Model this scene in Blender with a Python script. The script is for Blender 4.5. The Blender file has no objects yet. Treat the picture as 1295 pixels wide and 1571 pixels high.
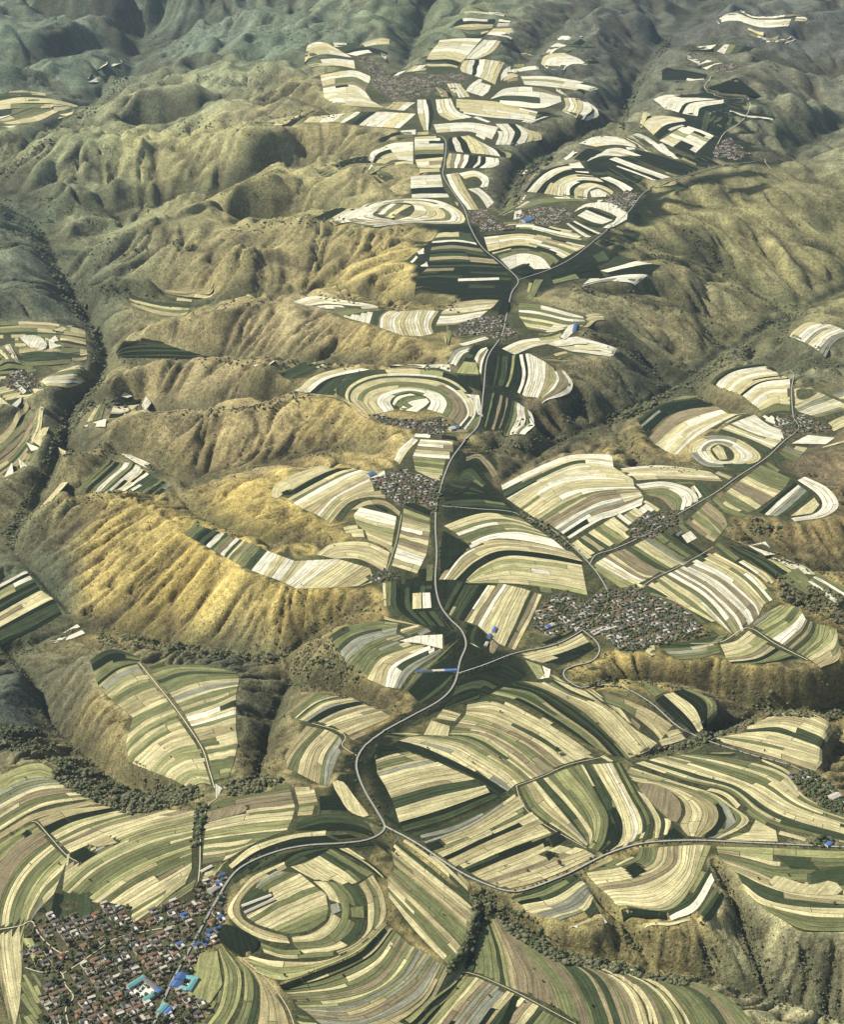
import bpy, math, random
import numpy as np
from mathutils import Vector

# ------------------------------------------------------------------ camera, sky, sun, exposure
scene = bpy.context.scene
COL = scene.collection
CAM_H = 2000.0
PITCH = math.radians(26.5)
FPX = 2652.0                      # focal length in photo pixels
PW, PH = 1295.0, 1571.0
cam_data = bpy.data.cameras.new('camera')
cam_data.sensor_width = 36.0
cam_data.lens = 36.0 / PH * FPX
cam_data.clip_start = 5.0
cam_data.clip_end = 120000.0
cam = bpy.data.objects.new('camera', cam_data)
COL.objects.link(cam)
cam.location = (0, 0, CAM_H)
cam.rotation_euler = (math.pi / 2 - PITCH, 0, 0)
scene.camera = cam

SUN_AZ = math.radians(-82)       # from +Y, clockwise positive: behind the camera and to the left
SUN_EL = math.radians(46)
SUN_STRENGTH = 4.4
SKY_STRENGTH = 0.088
EXPOSURE = 0.6
HAZE = 0.85e-5
world = bpy.data.worlds.new('World')
scene.world = world
world.use_nodes = True
wn = world.node_tree.nodes
sky = wn.new('ShaderNodeTexSky')
sky.sky_type = 'NISHITA'
sky.sun_disc = False
sky.sun_elevation = SUN_EL
sky.sun_rotation = SUN_AZ
wn['Background'].inputs['Strength'].default_value = SKY_STRENGTH
world.node_tree.links.new(sky.outputs[0], wn['Background'].inputs['Color'])
sun_data = bpy.data.lights.new('sun', 'SUN')
sun_data.energy = SUN_STRENGTH
sun_data.angle = math.radians(0.5)
sun_data.color = (1.0, 0.965, 0.89)
sun = bpy.data.objects.new('sun', sun_data)
COL.objects.link(sun)
sdir = Vector((math.sin(SUN_AZ) * math.cos(SUN_EL), math.cos(SUN_AZ) * math.cos(SUN_EL), math.sin(SUN_EL)))
sun.rotation_euler = (-sdir).to_track_quat('-Z', 'Y').to_euler()
sun.location = sdir * 5000
vs = scene.view_settings
vs.view_transform = 'Standard'
vs.look = 'None'
vs.gamma = 1.0
vs.use_curve_mapping = False
vs.exposure = EXPOSURE
scene.cycles.use_denoising = True
scene.cycles.max_bounces = 4
scene.cycles.diffuse_bounces = 2
scene.cycles.volume_bounces = 1
scene.cycles.use_adaptive_sampling = True

R = random.Random(11)
NR = np.random.default_rng(5)

# ------------------------------------------------------------------ photo pixel -> place on a level plane
def unproject(px, py, z):
    px = np.asarray(px, float); py = np.asarray(py, float)
    a = (px - PW / 2) / FPX
    b = (PH / 2 - py) / FPX
    dy = math.cos(PITCH) + b * math.sin(PITCH)
    dz = -math.sin(PITCH) + b * math.cos(PITCH)
    t = (CAM_H - z) / (-dz)
    return a * t, dy * t

def mpp(py):
    b = (PH / 2 - py) / FPX
    dz = math.sin(PITCH) - b * math.cos(PITCH)
    return CAM_H / dz / FPX

# ------------------------------------------------------------------ traced layout
# gully floors: (photo x, photo y, height in metres)
VALLEYS = [
 [(-60,960,-205),(10,1000,-200),(50,1045,-185),(75,1100,-165),(125,1155,-130),(190,1205,-85),(250,1216,-45),(305,1213,-15)],
 [(395,1192,-26),(402,1165,-46),(412,1125,-64),(428,1080,-78),(446,1044,-90),(436,1006,-102),(380,1001,-120),(300,991,-144),(230,976,-160),(180,962,-170),(120,960,-182),(60,985,-195),(10,1000,-200)],
 [(446,1044,-90),(500,1058,-80),(560,1076,-45),(620,1092,-10)],
 [(436,1006,-102),(480,975,-80),(530,945,-35),(575,935,-12)],
 [(60,770,-215),(130,765,-150),(250,745,-110),(300,786,-92),(360,822,-68),(440,833,-42),(510,829,-10)],
 [(100,690,-222),(165,692,-130),(230,715,-120),(310,738,-110),(400,716,-85),(500,692,-58),(590,692,-20)],
 [(110,635,-225),(160,618,-145),(230,628,-130),(290,632,-115),(400,625,-80),(470,602,-30)],
 [(155,570,-235),(185,560,-150),(250,556,-140),(350,556,-128),(450,558,-90),(560,561,-50),(680,562,-10)],
 [(110,450,-245),(160,445,-170),(250,461,-160),(350,466,-148),(430,463,-130),(500,456,-110),(560,466,-70),(640,473,-50),(700,471,-10)],
 [(80,395,-250),(130,392,-190),(200,386,-178),(300,366,-158),(420,346,-120),(500,336,-90),(560,348,-55),(620,352,-15)],
 [(5,285,-248),(80,310,-215),(160,326,-198),(260,311,-178),(340,296,-150),(420,266,-120),(500,251,-80),(600,241,-30)],
 [(75,212,-245),(140,206,-185),(200,201,-160),(290,196,-148),(380,191,-120),(450,179,-80),(520,178,-30)],
 [(200,112,-250),(250,128,-165),(300,121,-150),(380,126,-120),(440,111,-80),(480,112,-40)],
 [(700,5,-140),(665,35,-120),(640,60,-100),(628,85,-60),(617,112,-12)],
 [(420,0,-160),(360,30,-170),(290,45,-210),(215,62,-232)],
 [(520,45,-70),(480,50,-110),(400,55,-150),(330,60,-190),(215,75,-235)],
 # left gorge
 [(330,-10,-215),(240,25,-220),(212,66,-232),(200,90,-238),(208,106,-242),(190,122,-246),(160,150,-254),(112,182,-258),(60,216,-255),(5,268,-250),(-60,310,-245)],
 [(-40,290,-255),(0,312,-252),(60,350,-250),(90,410,-248),(130,480,-242),(155,520,-238),(157,575,-235),(112,635,-230),(100,690,-224),(60,770,-214),(20,826,-205),(55,880,-196),(110,942,-188)],
 [(-80,130,-250),(0,120,-240),(60,95,-245),(140,75,-230),(205,88,-238)],
 [(-60,20,-230),(40,30,-240),(130,45,-215),(212,64,-232)],
 # right side
 [(768,325,-15),(780,295,-45),(800,266,-70),(840,240,-82),(900,212,-100),(950,192,-120),(962,165,-140),(985,112,-150),(1005,78,-160),(1035,48,-170),(1065,18,-180),(1090,-10,-190)],
 [(790,112,-8),(808,100,-45),(827,74,-75),(855,49,-95),(898,31,-100),(930,5,-110)],
 [(1360,420,-225),(1295,445,-212),(1210,482,-190),(1130,527,-166),(1060,577,-140),(1000,613,-115),(930,646,-88),(860,676,-62),(800,716,-38),(768,748,-10)],
 [(990,362,-20),(1010,390,-60),(1042,405,-95),(1100,416,-140),(1160,450,-180),(1210,482,-208)],
 [(1047,354,-30),(1074,378,-75),(1100,396,-120),(1110,414,-142)],
 [(880,440,-8),(940,452,-30),(1007,452,-70),(1045,473,-105),(1080,500,-150),(1110,535,-180)],
 [(870,505,-15),(930,520,-55),(980,550,-110),(1030,590,-130)],
 [(905,595,-10),(880,620,-50),(870,650,-80)],
 [(745,690,-15),(790,680,-50),(850,676,-86)],
 [(935,648,-112),(962,690,-62),(990,711,-30),(1085,723,-2)],
 [(1055,580,-140),(1082,612,-85),(1122,630,-40),(1168,637,-3)],
 [(1230,465,-205),(1190,540,-150),(1200,570,-100),(1260,560,-70),(1300,560,-60)],
 [(1130,800,-6),(1180,845,-28),(1230,868,-48),(1295,880,-75),(1350,890,-100)],
 [(1195,905,-8),(1240,925,-30),(1295,955,-60)],
 [(880,1044,-4),(960,1047,-30),(1030,1052,-48),(1100,1066,-64),(1168,1089,-80),(1230,1091,-92),(1300,1088,-104),(1380,1080,-120)],
 [(1168,1089,-80),(1112,1122,-50),(1060,1141,-30),(1010,1156,-15),(965,1163,-3)],
 [(1295,1120,-100),(1275,1160,-60),(1265,1185,-20)],
 [(735,1372,-8),(790,1414,-26),(850,1451,-42),(920,1471,-55),(1000,1486,-64),(1090,1503,-73),(1170,1528,-84),(1295,1562,-98),(1400,1600,-110)],
 [(735,1372,-8),(742,1395,-14),(726,1440,-16),(710,1472,-14),(690,1490,-8)],
 [(890,1347,-6),(920,1386,-22),(960,1432,-42),(988,1464,-56),(1000,1486,-64)],
 [(1095,1318,-6),(1120,1370,-24),(1145,1430,-45),(1165,1478,-66),(1180,1528,-86)],
 [(1230,1440,-24),(1240,1490,-58),(1235,1540,-92)],
 [(1075,1440,-24),(1090,1470,-48),(1095,1503,-73)],
 [(1280,1450,-26),(1278,1500,-60),(1270,1552,-95)],
 [(1215,260,-60),(1230,225,-130),(1262,215,-170),(1300,192,-200),(1350,180,-220)],
 [(1180,100,-60),(1240,115,-110),(1262,118,-140),(1300,125,-170)],
 [(1050,60,-60),(1080,90,-70),(1110,55,-20)],
 [(1100,0,-130),(1180,14,-110),(1260,25,-120),(1310,18,-140)],
]
RIDGES = [
 [(38,806,-135),(85,768,-90),(150,758,-72),(212,770,-52),(262,802,-38),(300,828,-25),(345,855,-16)],
 [(318,766,-88),(345,745,-62),(372,734,-42),(420,738,-22)],
 [(158,668,-108),(180,648,-88),(235,634,-70),(350,629,-50),(450,612,-28),(520,624,-10),(600,655,0),(650,668,0)],
 [(162,582,-120),(200,562,-92),(245,556,-80),(330,554,-60),(395,560,-30)],
 [(182,508,-125),(250,494,-100),(340,484,-78),(420,464,-48),(470,470,-28),(540,495,-18),(640,536,-4),(700,547,0)],
 [(155,416,-140),(200,408,-120),(300,400,-95),(400,382,-72),(480,366,-50),(540,348,-30),(600,345,-15)],
 [(520,452,-62),(560,425,-30),(605,404,-12),(640,396,-4)],
 [(120,375,-175),(200,350,-130),(270,328,-105),(330,306,-88),(420,271,-60),(500,256,-38),(600,251,-10)],
 [(20,258,-190),(60,222,-135),(95,207,-108),(200,206,-80),(300,201,-60),(400,212,-48),(470,190,-28),(560,190,-10),(615,200,-2)],
 [(140,196,-185),(180,165,-140),(240,138,-88),(330,151,-78),(400,165,-58),(450,150,-30),(500,165,-12)],
 [(240,112,-140),(295,74,-95),(370,86,-58),(440,76,-30),(470,80,-12)],
 [(-40,200,-190),(20,205,-205),(60,200,-215)],
 [(-60,100,-150),(40,100,-165),(110,85,-190),(170,110,-225)],
 [(-60,45,-140),(60,50,-150),(140,30,-190),(190,45,-235)],
 [(-40,350,-160),(30,345,-200)],
 [(-60,420,-130),(30,390,-170),(70,410,-215)],
 [(-60,480,-120),(40,440,-165),(100,470,-205)],
 [(-60,700,-110),(20,640,-140),(60,622,-165)],
 [(-60,1120,-60),(10,1070,-90),(35,1030,-130)],
 [(500,10,40),(560,20,20),(600,60,0)],
 [(700,-5,40),(640,0,20),(560,-5,30)],
 [(800,15,10),(760,25,10)],
 [(870,34,10),(930,18,25),(985,24,0),(1008,42,-70)],
 [(930,20,25),(900,70,-20),(930,130,-70)],
 [(300,20,-120),(420,20,-60),(480,10,0)],
 [(1100,25,10),(1165,30,10),(1230,30,-20),(1300,42,-50)],
 [(1120,85,-5),(1175,75,-20),(1195,53,-25),(1232,56,-45),(1265,68,-65),(1300,88,-90)],
 [(1090,120,-5),(1150,106,-20),(1200,109,-45),(1250,128,-85),(1300,142,-130)],
 [(1150,150,-8),(1200,158,-30),(1250,182,-90),(1275,200,-140)],
 [(1065,280,-5),(1130,275,-12),(1185,266,-25),(1230,252,-40),(1300,246,-60)],
 [(1000,338,-10),(1100,328,-25),(1180,345,-70),(1250,385,-130),(1295,415,-180)],
 [(1010,345,-15),(1060,366,-50),(1098,386,-100)],
 [(985,405,-15),(1045,422,-52),(1110,452,-110),(1170,487,-170)],
 [(870,432,-6),(940,440,-18),(1000,470,-50),(1055,502,-100),(1090,532,-150)],
 [(850,500,-8),(920,505,-25),(970,528,-60),(1030,566,-130)],
 [(870,565,-8),(900,570,-25),(950,600,-80),(985,612,-130)],
 [(745,665,-5),(790,655,-25),(830,650,-50),(855,658,-75)],
 [(940,640,-100),(985,690,-30),(1060,712,-6)],
 [(1060,578,-150),(1110,612,-40),(1150,632,-8)],
 [(1180,600,-20),(1130,560,-60),(1090,570,-130)],
 [(1205,690,0),(1250,700,-8),(1300,712,-20)],
 [(590,915,-3),(630,935,-6),(680,965,-4)],
 [(455,1060,-62),(520,1035,-40),(580,1065,-14),(640,1080,-2)],
 [(330,1212,-4),(395,1198,-12),(440,1185,-18),(500,1212,-4)],
 [(120,1010,-75),(128,1060,-70),(170,1120,-42),(230,1185,-20)],
 [(90,1170,-25),(160,1235,-12)],
 [(740,1375,-4),(810,1402,-8),(870,1430,-14),(925,1432,-22),(955,1445,-45)],
 [(935,1395,-8),(960,1420,-20),(1040,1420,-24),(1100,1425,-30),(1130,1450,-62)],
 [(1135,1345,-5),(1150,1400,-20),(1215,1435,-24),(1300,1440,-24)],
 [(915,1040,0),(940,1012,-3),(1010,1012,-4),(1120,1024,-5),(1240,1028,-6),(1300,1010,-6)],
 [(1120,790,-2),(1150,795,-3),(1225,802,-4),(1300,800,-6)],
 [(400,895,-6),(455,908,-4),(520,908,-3),(575,905,-1)],
]
# roads: width in metres, colour key, label, photo points
ROADS = [
 ('road','pale grey concrete highway winding along the plateau through the lower village',9,[(228,1590),(262,1510),(300,1440),(330,1385),(355,1345),(380,1325),(425,1307),(470,1298),(520,1295),(560,1290),(583,1280),(590,1268),(578,1245),(560,1215),(548,1185),(548,1165),(560,1145),(590,1122),(630,1100),(675,1075),(697,1050),(706,1015),(715,990),(708,968),(690,950),(675,928),(668,895),(670,850),(668,800),(673,760),(690,710),(715,675),(735,650),(742,600),(748,550),(770,515),(778,480),(785,450),(795,430),(770,405),(740,380),(722,350),(712,320),(695,295),(680,270),(682,250),(683,215),(660,205)]),
 ('road','pale country road curving east from the fork below the green lane',8,[(590,1268),(640,1295),(700,1335),(740,1355),(780,1368),(810,1365),(870,1342),(930,1312),(985,1295),(1060,1290),(1140,1293),(1310,1301)]),
 ('road','pale lane from the highway to the large hilltop village and back',6,[(703,1034),(745,1020),(790,1003),(850,990),(890,970),(920,945),(930,930),(933,910),(920,885),(905,866),(880,840),(850,815),(810,795),(780,785),(740,782),(678,777)]),
 ('road','pale straight road climbing northeast past two hamlets to the oval dome',7,[(905,866),(915,852),(945,842),(999,817),(1040,790),(1096,758),(1134,731),(1175,704),(1204,677),(1226,658),(1218,640),(1215,600),(1218,575),(1208,563)]),
 ('road','white hairpin road below the hilltop village crossing the eastern terraces',6.5,[(895,968),(915,985),(920,1000),(908,1015),(880,1023),(866,1030),(868,1042),(890,1055),(915,1053),(955,1055),(1000,1080),(1040,1115),(1080,1135),(1150,1158),(1220,1178),(1270,1210),(1310,1245)]),
 ('road','narrow grey road branching northeast through the dark wheat fields',8,[(795,430),(840,415),(880,395),(930,355),(965,325),(990,295),(1030,278),(1070,265),(1110,255),(1160,248)]),
 ('path','winding pale track above the far dark village',7,[(1098,228),(1112,205),(1140,185),(1152,162),(1140,152),(1110,150),(1085,140),(1082,132),(1095,115)]),
 ('path','pale village lane along the western edge of the lower village',4.5,[(-10,1428),(30,1421),(48,1414),(58,1432),(72,1448),(92,1462),(105,1460)]),
 ('path','pale lane crossing the lower village to the highway',4.5,[(95,1495),(122,1478),(150,1458),(178,1440),(220,1430),(268,1421)]),
 ('path','pale lane running south out of the lower village',4.5,[(38,1485),(62,1492),(92,1492),(100,1512),(112,1530),(100,1550),(110,1590)]),
 ('path','dirt track in the green hedge line above the lower village',4,[(331,1226),(318,1238),(308,1275),(306,1330),(303,1358)]),
 ('path','pale radial track across the western terraces',3.5,[(48,1261),(56,1262),(74,1282),(102,1313),(124,1325)]),
 ('path','straight pale track down the middle of the fan shaped terraces',4,[(213,1017),(240,1050),(272,1091),(309,1147),(320,1180),(329,1210)]),
 ('path','pale field track through the narrow bottom fields',3.5,[(640,1560),(655,1540),(703,1496),(730,1496),(790,1522),(884,1572)]),
 ('path','pale straight track across the eastern lobe terraces',4,[(1060,988),(1108,985),(1148,964),(1190,988),(1240,1013)]),
 ('path','straight field track beside the striped eastern fields',4,[(970,912),(1000,890),(1022,879),(1037,872),(1074,852),(1095,840)]),
 ('path','pale footpath along the crest of the bare ridge',4,[(235,633),(350,628),(395,620),(450,611),(510,610),(540,622),(560,640),(600,645)]),
 ('path','pale track from the lane into the striped fan fields',3.5,[(478,1110),(520,1122),(530,1132),(525,1145),(547,1160)]),
 ('path','pale track across the middle terraces above the stream',3.5,[(792,1206),(829,1193),(872,1174),(921,1163)]),
 ('path','pale straight track beside the block fields of the middle village',4,[(592,880),(607,835),(616,790)]),
 ('path','pale track down from the far dark village to the ridge',6,[(1150,240),(1170,245),(1185,262)]),
 ('path','pale diagonal track among the lower eastern strips',3.5,[(792,1206),(802,1235),(830,1262),(900,1302)]),
 ('path','dirt track beside the round dome and the bottom terraces',3.5,[(372,1472),(410,1505),(440,1545),(455,1585)]),
]
VILLAGES = [
 ('lower village',[(40,1440),(50,1408),(75,1400),(95,1410),(140,1402),(158,1386),(200,1392),(202,1425),(235,1398),(262,1386),(290,1386),(308,1350),(345,1345),(352,1375),(336,1440),(300,1472),(282,1520),(322,1545),(285,1590),(70,1590),(60,1540),(70,1505),(35,1480)],33,17.5,1.0),
 ('hilltop village',[(835,922),(870,907),(900,925),(930,902),(950,907),(975,897),(1000,916),(1040,926),(1065,950),(1082,965),(1060,975),(1020,985),(985,1000),(945,997),(920,972),(880,966),(850,976),(814,966)],30,18,1.0),
 ('middle village',[(568,737),(610,720),(650,730),(682,745),(668,790),(640,772),(615,776),(580,752)],28,17,1.0),
 ('dome village',[(562,636),(600,641),(640,646),(680,640),(690,655),(672,669),(630,657),(590,651)],15,17,1.0),
 ('crossroad village',[(693,516),(710,496),(735,487),(772,485),(792,512),(772,522),(740,513)],20,18,1.0),
 ('eastern hamlet',[(1190,652),(1215,636),(1250,641),(1276,657),(1260,666),(1230,661),(1210,669)],35,18,.9),
 ('roadside hamlet',[(962,822),(975,800),(1000,786),(1036,786),(1046,800),(1005,822),(980,828)],35,18,.9),
 ('far dome village',[(790,332),(830,318),(870,320),(882,335),(850,346),(800,342)],20,19,.8),
 ('far edge village',[(930,302),(965,295),(992,300),(962,326),(935,316)],20,19,.8),
 ('far road village',[(715,326),(745,320),(770,345),(792,350),(740,356)],20,19,.8),
 ('distant village',[(548,86),(578,92),(598,118),(640,116),(712,113),(720,121),(672,130),(650,148),(612,156),(580,140),(565,112)],20,23,.6),
 ('dark hill village',[(1095,226),(1120,212),(1150,236),(1132,246),(1096,242)],20,20,.9),
 ('roadside houses',[(1213,1192),(1235,1180),(1262,1192),(1293,1225),(1293,1252),(1265,1240),(1230,1216)],40,18,.7),
 ('valley hamlet',[(0,588),(30,566),(54,575),(66,595),(42,602),(18,597)],35,19,.9),
 ('high hamlet',[(1088,107),(1130,95),(1142,105),(1112,114)],20,22,.7),
 ('lane hamlet',[(563,886),(600,875),(614,885),(590,894)],30,18,.8),
 ('yard houses',[(1243,1291),(1262,1286),(1278,1288),(1278,1299),(1243,1299)],20,18,.7),
]
# terraces: name, label, base height, lofts [(guides, strips per interval, colours per interval)], single plots [(colour, polygon)]
# colours: w pale  s straw  y yellow green  g green  d dark green  k almost black green  b brown  o ochre  e grey
T = []
def terr(label, z, lofts, plots=()):
    T.append((label, z, lofts, plots))

terr('sweeping green and straw terraces at the wood edge in the bottom corner',-2,[
 ([[(-15,1195),(30,1176),(60,1171),(80,1180)],[(-15,1222),(40,1197),(80,1193)],[(-15,1242),(50,1209),(112,1203)],[(-15,1264),(50,1227),(120,1214)],[(-15,1283),(60,1240),(138,1225)]],[1,2,2,2],['y','ge','sb','gs']),
 ([[(-15,1287),(28,1261),(52,1248),(134,1229)],[(-15,1297),(25,1273),(55,1257),(150,1233)]],[1],['k']),
])
terr('broad concentric terraces wrapping round the lower village',0,[
 ([[(57,1258),(100,1243),(165,1236)],[(66,1269),(108,1252),(172,1239)],[(74,1280),(112,1261),(182,1243)],[(102,1311),(150,1290),(215,1265),(298,1243)],[(95,1367),(139,1327),(216,1288),(297,1268)],[(139,1384),(191,1347),(247,1319),(294,1302)],[(200,1393),(240,1370),(270,1352),(294,1333)],[(192,1425),(235,1395),(262,1372),(284,1356)]],[1,1,4,5,5,4,3],['o','k','gsyg','sgsoy','sgygs','gsgy','ysg']),
 ([[(52,1263),(25,1277),(-15,1305)],[(60,1272),(20,1300),(-20,1345)],[(78,1287),(30,1325),(0,1380),(-8,1440),(0,1510),(20,1590)],[(92,1302),(48,1344),(25,1388),(18,1432),(20,1470),(30,1540)],[(104,1317),(66,1356),(44,1396),(36,1430)],[(82,1372),(60,1395),(50,1408)]],[2,3,3,2,2],['gy','dgb','gsy','sgy','gs']),
 ([[(20,1436),(15,1490),(30,1530),(55,1565)],[(34,1436),(32,1480),(48,1510),(72,1558)]],[2],['yg']),
],[('k',[(106,1313),(128,1300),(146,1311),(122,1325)]),('k',[(34,1280),(41,1273),(47,1279),(40,1284)]),('k',[(77,1400),(84,1370),(98,1374),(92,1412)]),('d',[(95,1372),(136,1373),(142,1400),(120,1412),(92,1410)]),('o',[(132,1295),(165,1282),(180,1294),(150,1300)]),('y',[(33,1440),(48,1440),(66,1476),(54,1484)])])
terr('striped fields between the hedge track and the highway curve',0,[
 ([[(319,1234),(377,1219),(445,1209)],[(314,1262),(374,1249),(453,1239)],[(308,1278),(377,1265),(448,1258)],[(307,1290),(377,1280),(440,1274)],[(307,1309),(360,1302),(395,1291)],[(308,1327),(345,1320),(370,1305)]],[3,2,2,2,2],['gbs','so','soy','sg','gs']),
 ([[(455,1263),(490,1250),(530,1251),(565,1264)],[(452,1274),(500,1263),(545,1266),(572,1276)],[(505,1275),(540,1276),(578,1286)]],[2,1],['gd','k']),
 ([[(350,1328),(385,1300),(440,1282),(500,1274)],[(355,1333),(395,1306),(450,1287),(500,1282)],[(362,1340),(400,1313),(452,1298),(520,1291)]],[1,1],['s','k']),
],[('b',[(316,1250),(340,1243),(376,1236),(378,1245),(345,1255),(315,1262)]),('s',[(510,1202),(525,1199),(545,1225),(566,1254),(537,1246),(520,1222)])])
terr('round dome field ringed by curved strips beside the lower village',4,[
 ([[(392,1360),(402,1349),(424,1336)],[(380,1384),(420,1360),(460,1340)],[(377,1407),(430,1375),(478,1355)],[(395,1419),(450,1392),(500,1372)],[(425,1429),(470,1410),(504,1395)],[(445,1433),(475,1428),(500,1412)]],[2,2,2,2,1],['eg','ss','sg','ys','g']),
 ([[(480,1352),(500,1371),(508,1393),(501,1416),(475,1433),(447,1438)],[(510,1353),(530,1373),(536,1400),(527,1425),(500,1447),(450,1451)],[(546,1360),(558,1385),(560,1410),(550,1435),(525,1455),(470,1466)]],[1,1],['gsye','sygd']),
 ([[(436,1322),(390,1343),(368,1365),(351,1390),(350,1405),(374,1428),(408,1443),(445,1448)],[(440,1332),(395,1354),(372,1378),(368,1390),(374,1411),(405,1427),(440,1437)]],[1],['oos']),
 ([[(550,1357),(562,1378),(564,1405),(561,1430),(541,1450),(515,1460)],[(572,1342),(588,1372),(592,1406),(572,1432),(547,1452),(520,1465)]],[2],['sog']),
 ([[(398,1446),(440,1458),(500,1450),(528,1452)],[(405,1462),(440,1471),(500,1468),(528,1464)]],[1],['sg']),
 ([[(382,1466),(420,1474),(500,1473),(560,1442),(592,1411)],[(375,1482),(430,1504),(490,1486),(552,1458),(594,1418)]],[3],['osy']),
 ([[(427,1511),(490,1488),(552,1460),(592,1416)],[(432,1516),(492,1494),(556,1465),(596,1421)]],[1],['k']),
 ([[(445,1330),(480,1349),(500,1356)],[(468,1324),(510,1350),(530,1360)],[(490,1313),(530,1338),(549,1354)],[(507,1302),(545,1325),(574,1340)]],[2,1,2],['s','s','dg']),
 ([[(507,1300),(550,1322),(582,1346)],[(530,1298),(570,1325),(594,1346)]],[2],['ks']),
 ([[(425,1325),(450,1307),(500,1299)],[(445,1330),(475,1318),(510,1303)]],[2],['kd']),
],[('d',[(373,1376),(393,1363),(420,1375),(379,1401)]),('g',[(538,1393),(558,1391),(559,1409),(540,1408)]),('e',[(507,1389),(518,1386),(524,1398),(509,1404)])])
terr('curved brown and straw terraces below the round dome',-6,[
 ([[(435,1518),(495,1499),(560,1468),(600,1424)],[(438,1524),(520,1512),(580,1480),(612,1434)],[(448,1534),(516,1529),(580,1510),(628,1449)],[(458,1546),(532,1541),(609,1505),(642,1457)],[(470,1553),(547,1556),(624,1513),(662,1468)],[(490,1570),(562,1571),(640,1532),(674,1478)],[(530,1595),(600,1588),(655,1543),(690,1486)]],[2,3,2,2,2,2],['sg','gbs','sg','eo','bg','od']),
])
terr('straight diagonal strips east of the round dome',-2,[
 ([[(608,1290),(665,1335),(722,1383)],[(600,1305),(660,1352),(727,1406)],[(606,1332),(665,1382),(724,1437)],[(594,1350),(650,1405),(705,1462)],[(597,1378),(640,1432),(688,1480)]],[3,3,4,3],['ssd','gso','gbgo','sgg']),
])
terr('green terraces at the southern edge of the lower village',-3,[
 ([[(335,1457),(344,1500),(335,1545),(315,1575)],[(342,1452),(368,1490),(367,1535),(345,1578)]],[3],['gyd']),
 ([[(347,1455),(372,1487),(372,1540),(352,1585)],[(365,1472),(392,1502),(395,1540),(385,1585)]],[2],['dyg']),
 ([[(378,1478),(397,1510),(398,1550),(392,1590)],[(390,1492),(418,1522),(436,1550),(448,1590)]],[2],['obg']),
],[('y',[(333,1460),(341,1511),(322,1540),(287,1530),(306,1463)]),('k',[(331,1430),(352,1420),(396,1444),(390,1461),(371,1469),(346,1455)])])
terr('dull brown and green contour terraces across the bottom gully',-26,[
 ([[(702,1498),(655,1543),(618,1575)],[(730,1499),(690,1546),(650,1595)],[(790,1525),(760,1560),(728,1605)],[(836,1548),(815,1575),(800,1605)],[(880,1572),(860,1590),(845,1610)]],[2,5,3,2],['ygd','bosek','sbgd','gb']),
 ([[(722,1458),(716,1475),(712,1491)],[(745,1422),(754,1460),(758,1505)],[(755,1412),(772,1460),(784,1516)],[(764,1410),(792,1456),(814,1495),(818,1530)],[(778,1415),(806,1458),(842,1505),(858,1548)],[(822,1445),(866,1498),(890,1542),(900,1580)],[(858,1466),(921,1500),(949,1557),(960,1600)],[(915,1482),(966,1507),(995,1542),(1010,1600)],[(968,1492),(1018,1517),(1052,1557),(1070,1600)],[(1065,1506),(1117,1530),(1157,1572),(1175,1610)]],[2,2,2,2,3,4,4,4,4],['gd','gbd','bgo','bs','dgb','obgd','bgbo','sebg','gbeg']),
],[('k',[(772,1560),(788,1528),(795,1530),(782,1568),(765,1590),(755,1590)]),('s',[(914,1480),(966,1505),(996,1542),(1002,1575),(998,1575),(991,1543),(962,1508),(912,1483)]),('s',[(966,1487),(1018,1514),(1052,1557),(1062,1580),(1057,1580),(1046,1556),(1014,1518),(964,1490)])])
terr('triangular field of pale strips inside the dark hedge lane',1,[
 ([[(576,1166),(600,1158),(626,1153)],[(578,1186),(620,1175),(668,1165)],[(590,1205),(640,1190),(700,1180)],[(600,1225),(660,1208),(735,1195)],[(606,1241),(670,1222),(745,1205)],[(612,1262),(670,1245),(752,1216)],[(620,1276),(690,1256),(766,1222)]],[3,3,2,2,1,2],['gso','ssb','sog','dg','s','kd']),
 ([[(650,1292),(720,1265),(795,1215)],[(664,1305),(740,1273),(806,1237)],[(686,1320),(750,1290),(828,1257)],[(706,1335),(770,1307),(852,1276)],[(726,1347),(790,1322),(854,1292)],[(746,1357),(810,1337),(898,1304)],[(772,1366),(830,1351),(916,1314)]],[4,3,2,2,2,2],['osss','skgs','gso','sdk','ss','so']),
],[('k',[(652,1297),(673,1290),(682,1300),(660,1306)]),('k',[(842,1285),(858,1275),(869,1288),(848,1299)]),('k',[(836,1312),(845,1306),(851,1314),(842,1321)]),('k',[(601,1143),(700,1180),(748,1207),(770,1221),(775,1212),(712,1176),(650,1148),(607,1136)])])
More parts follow.
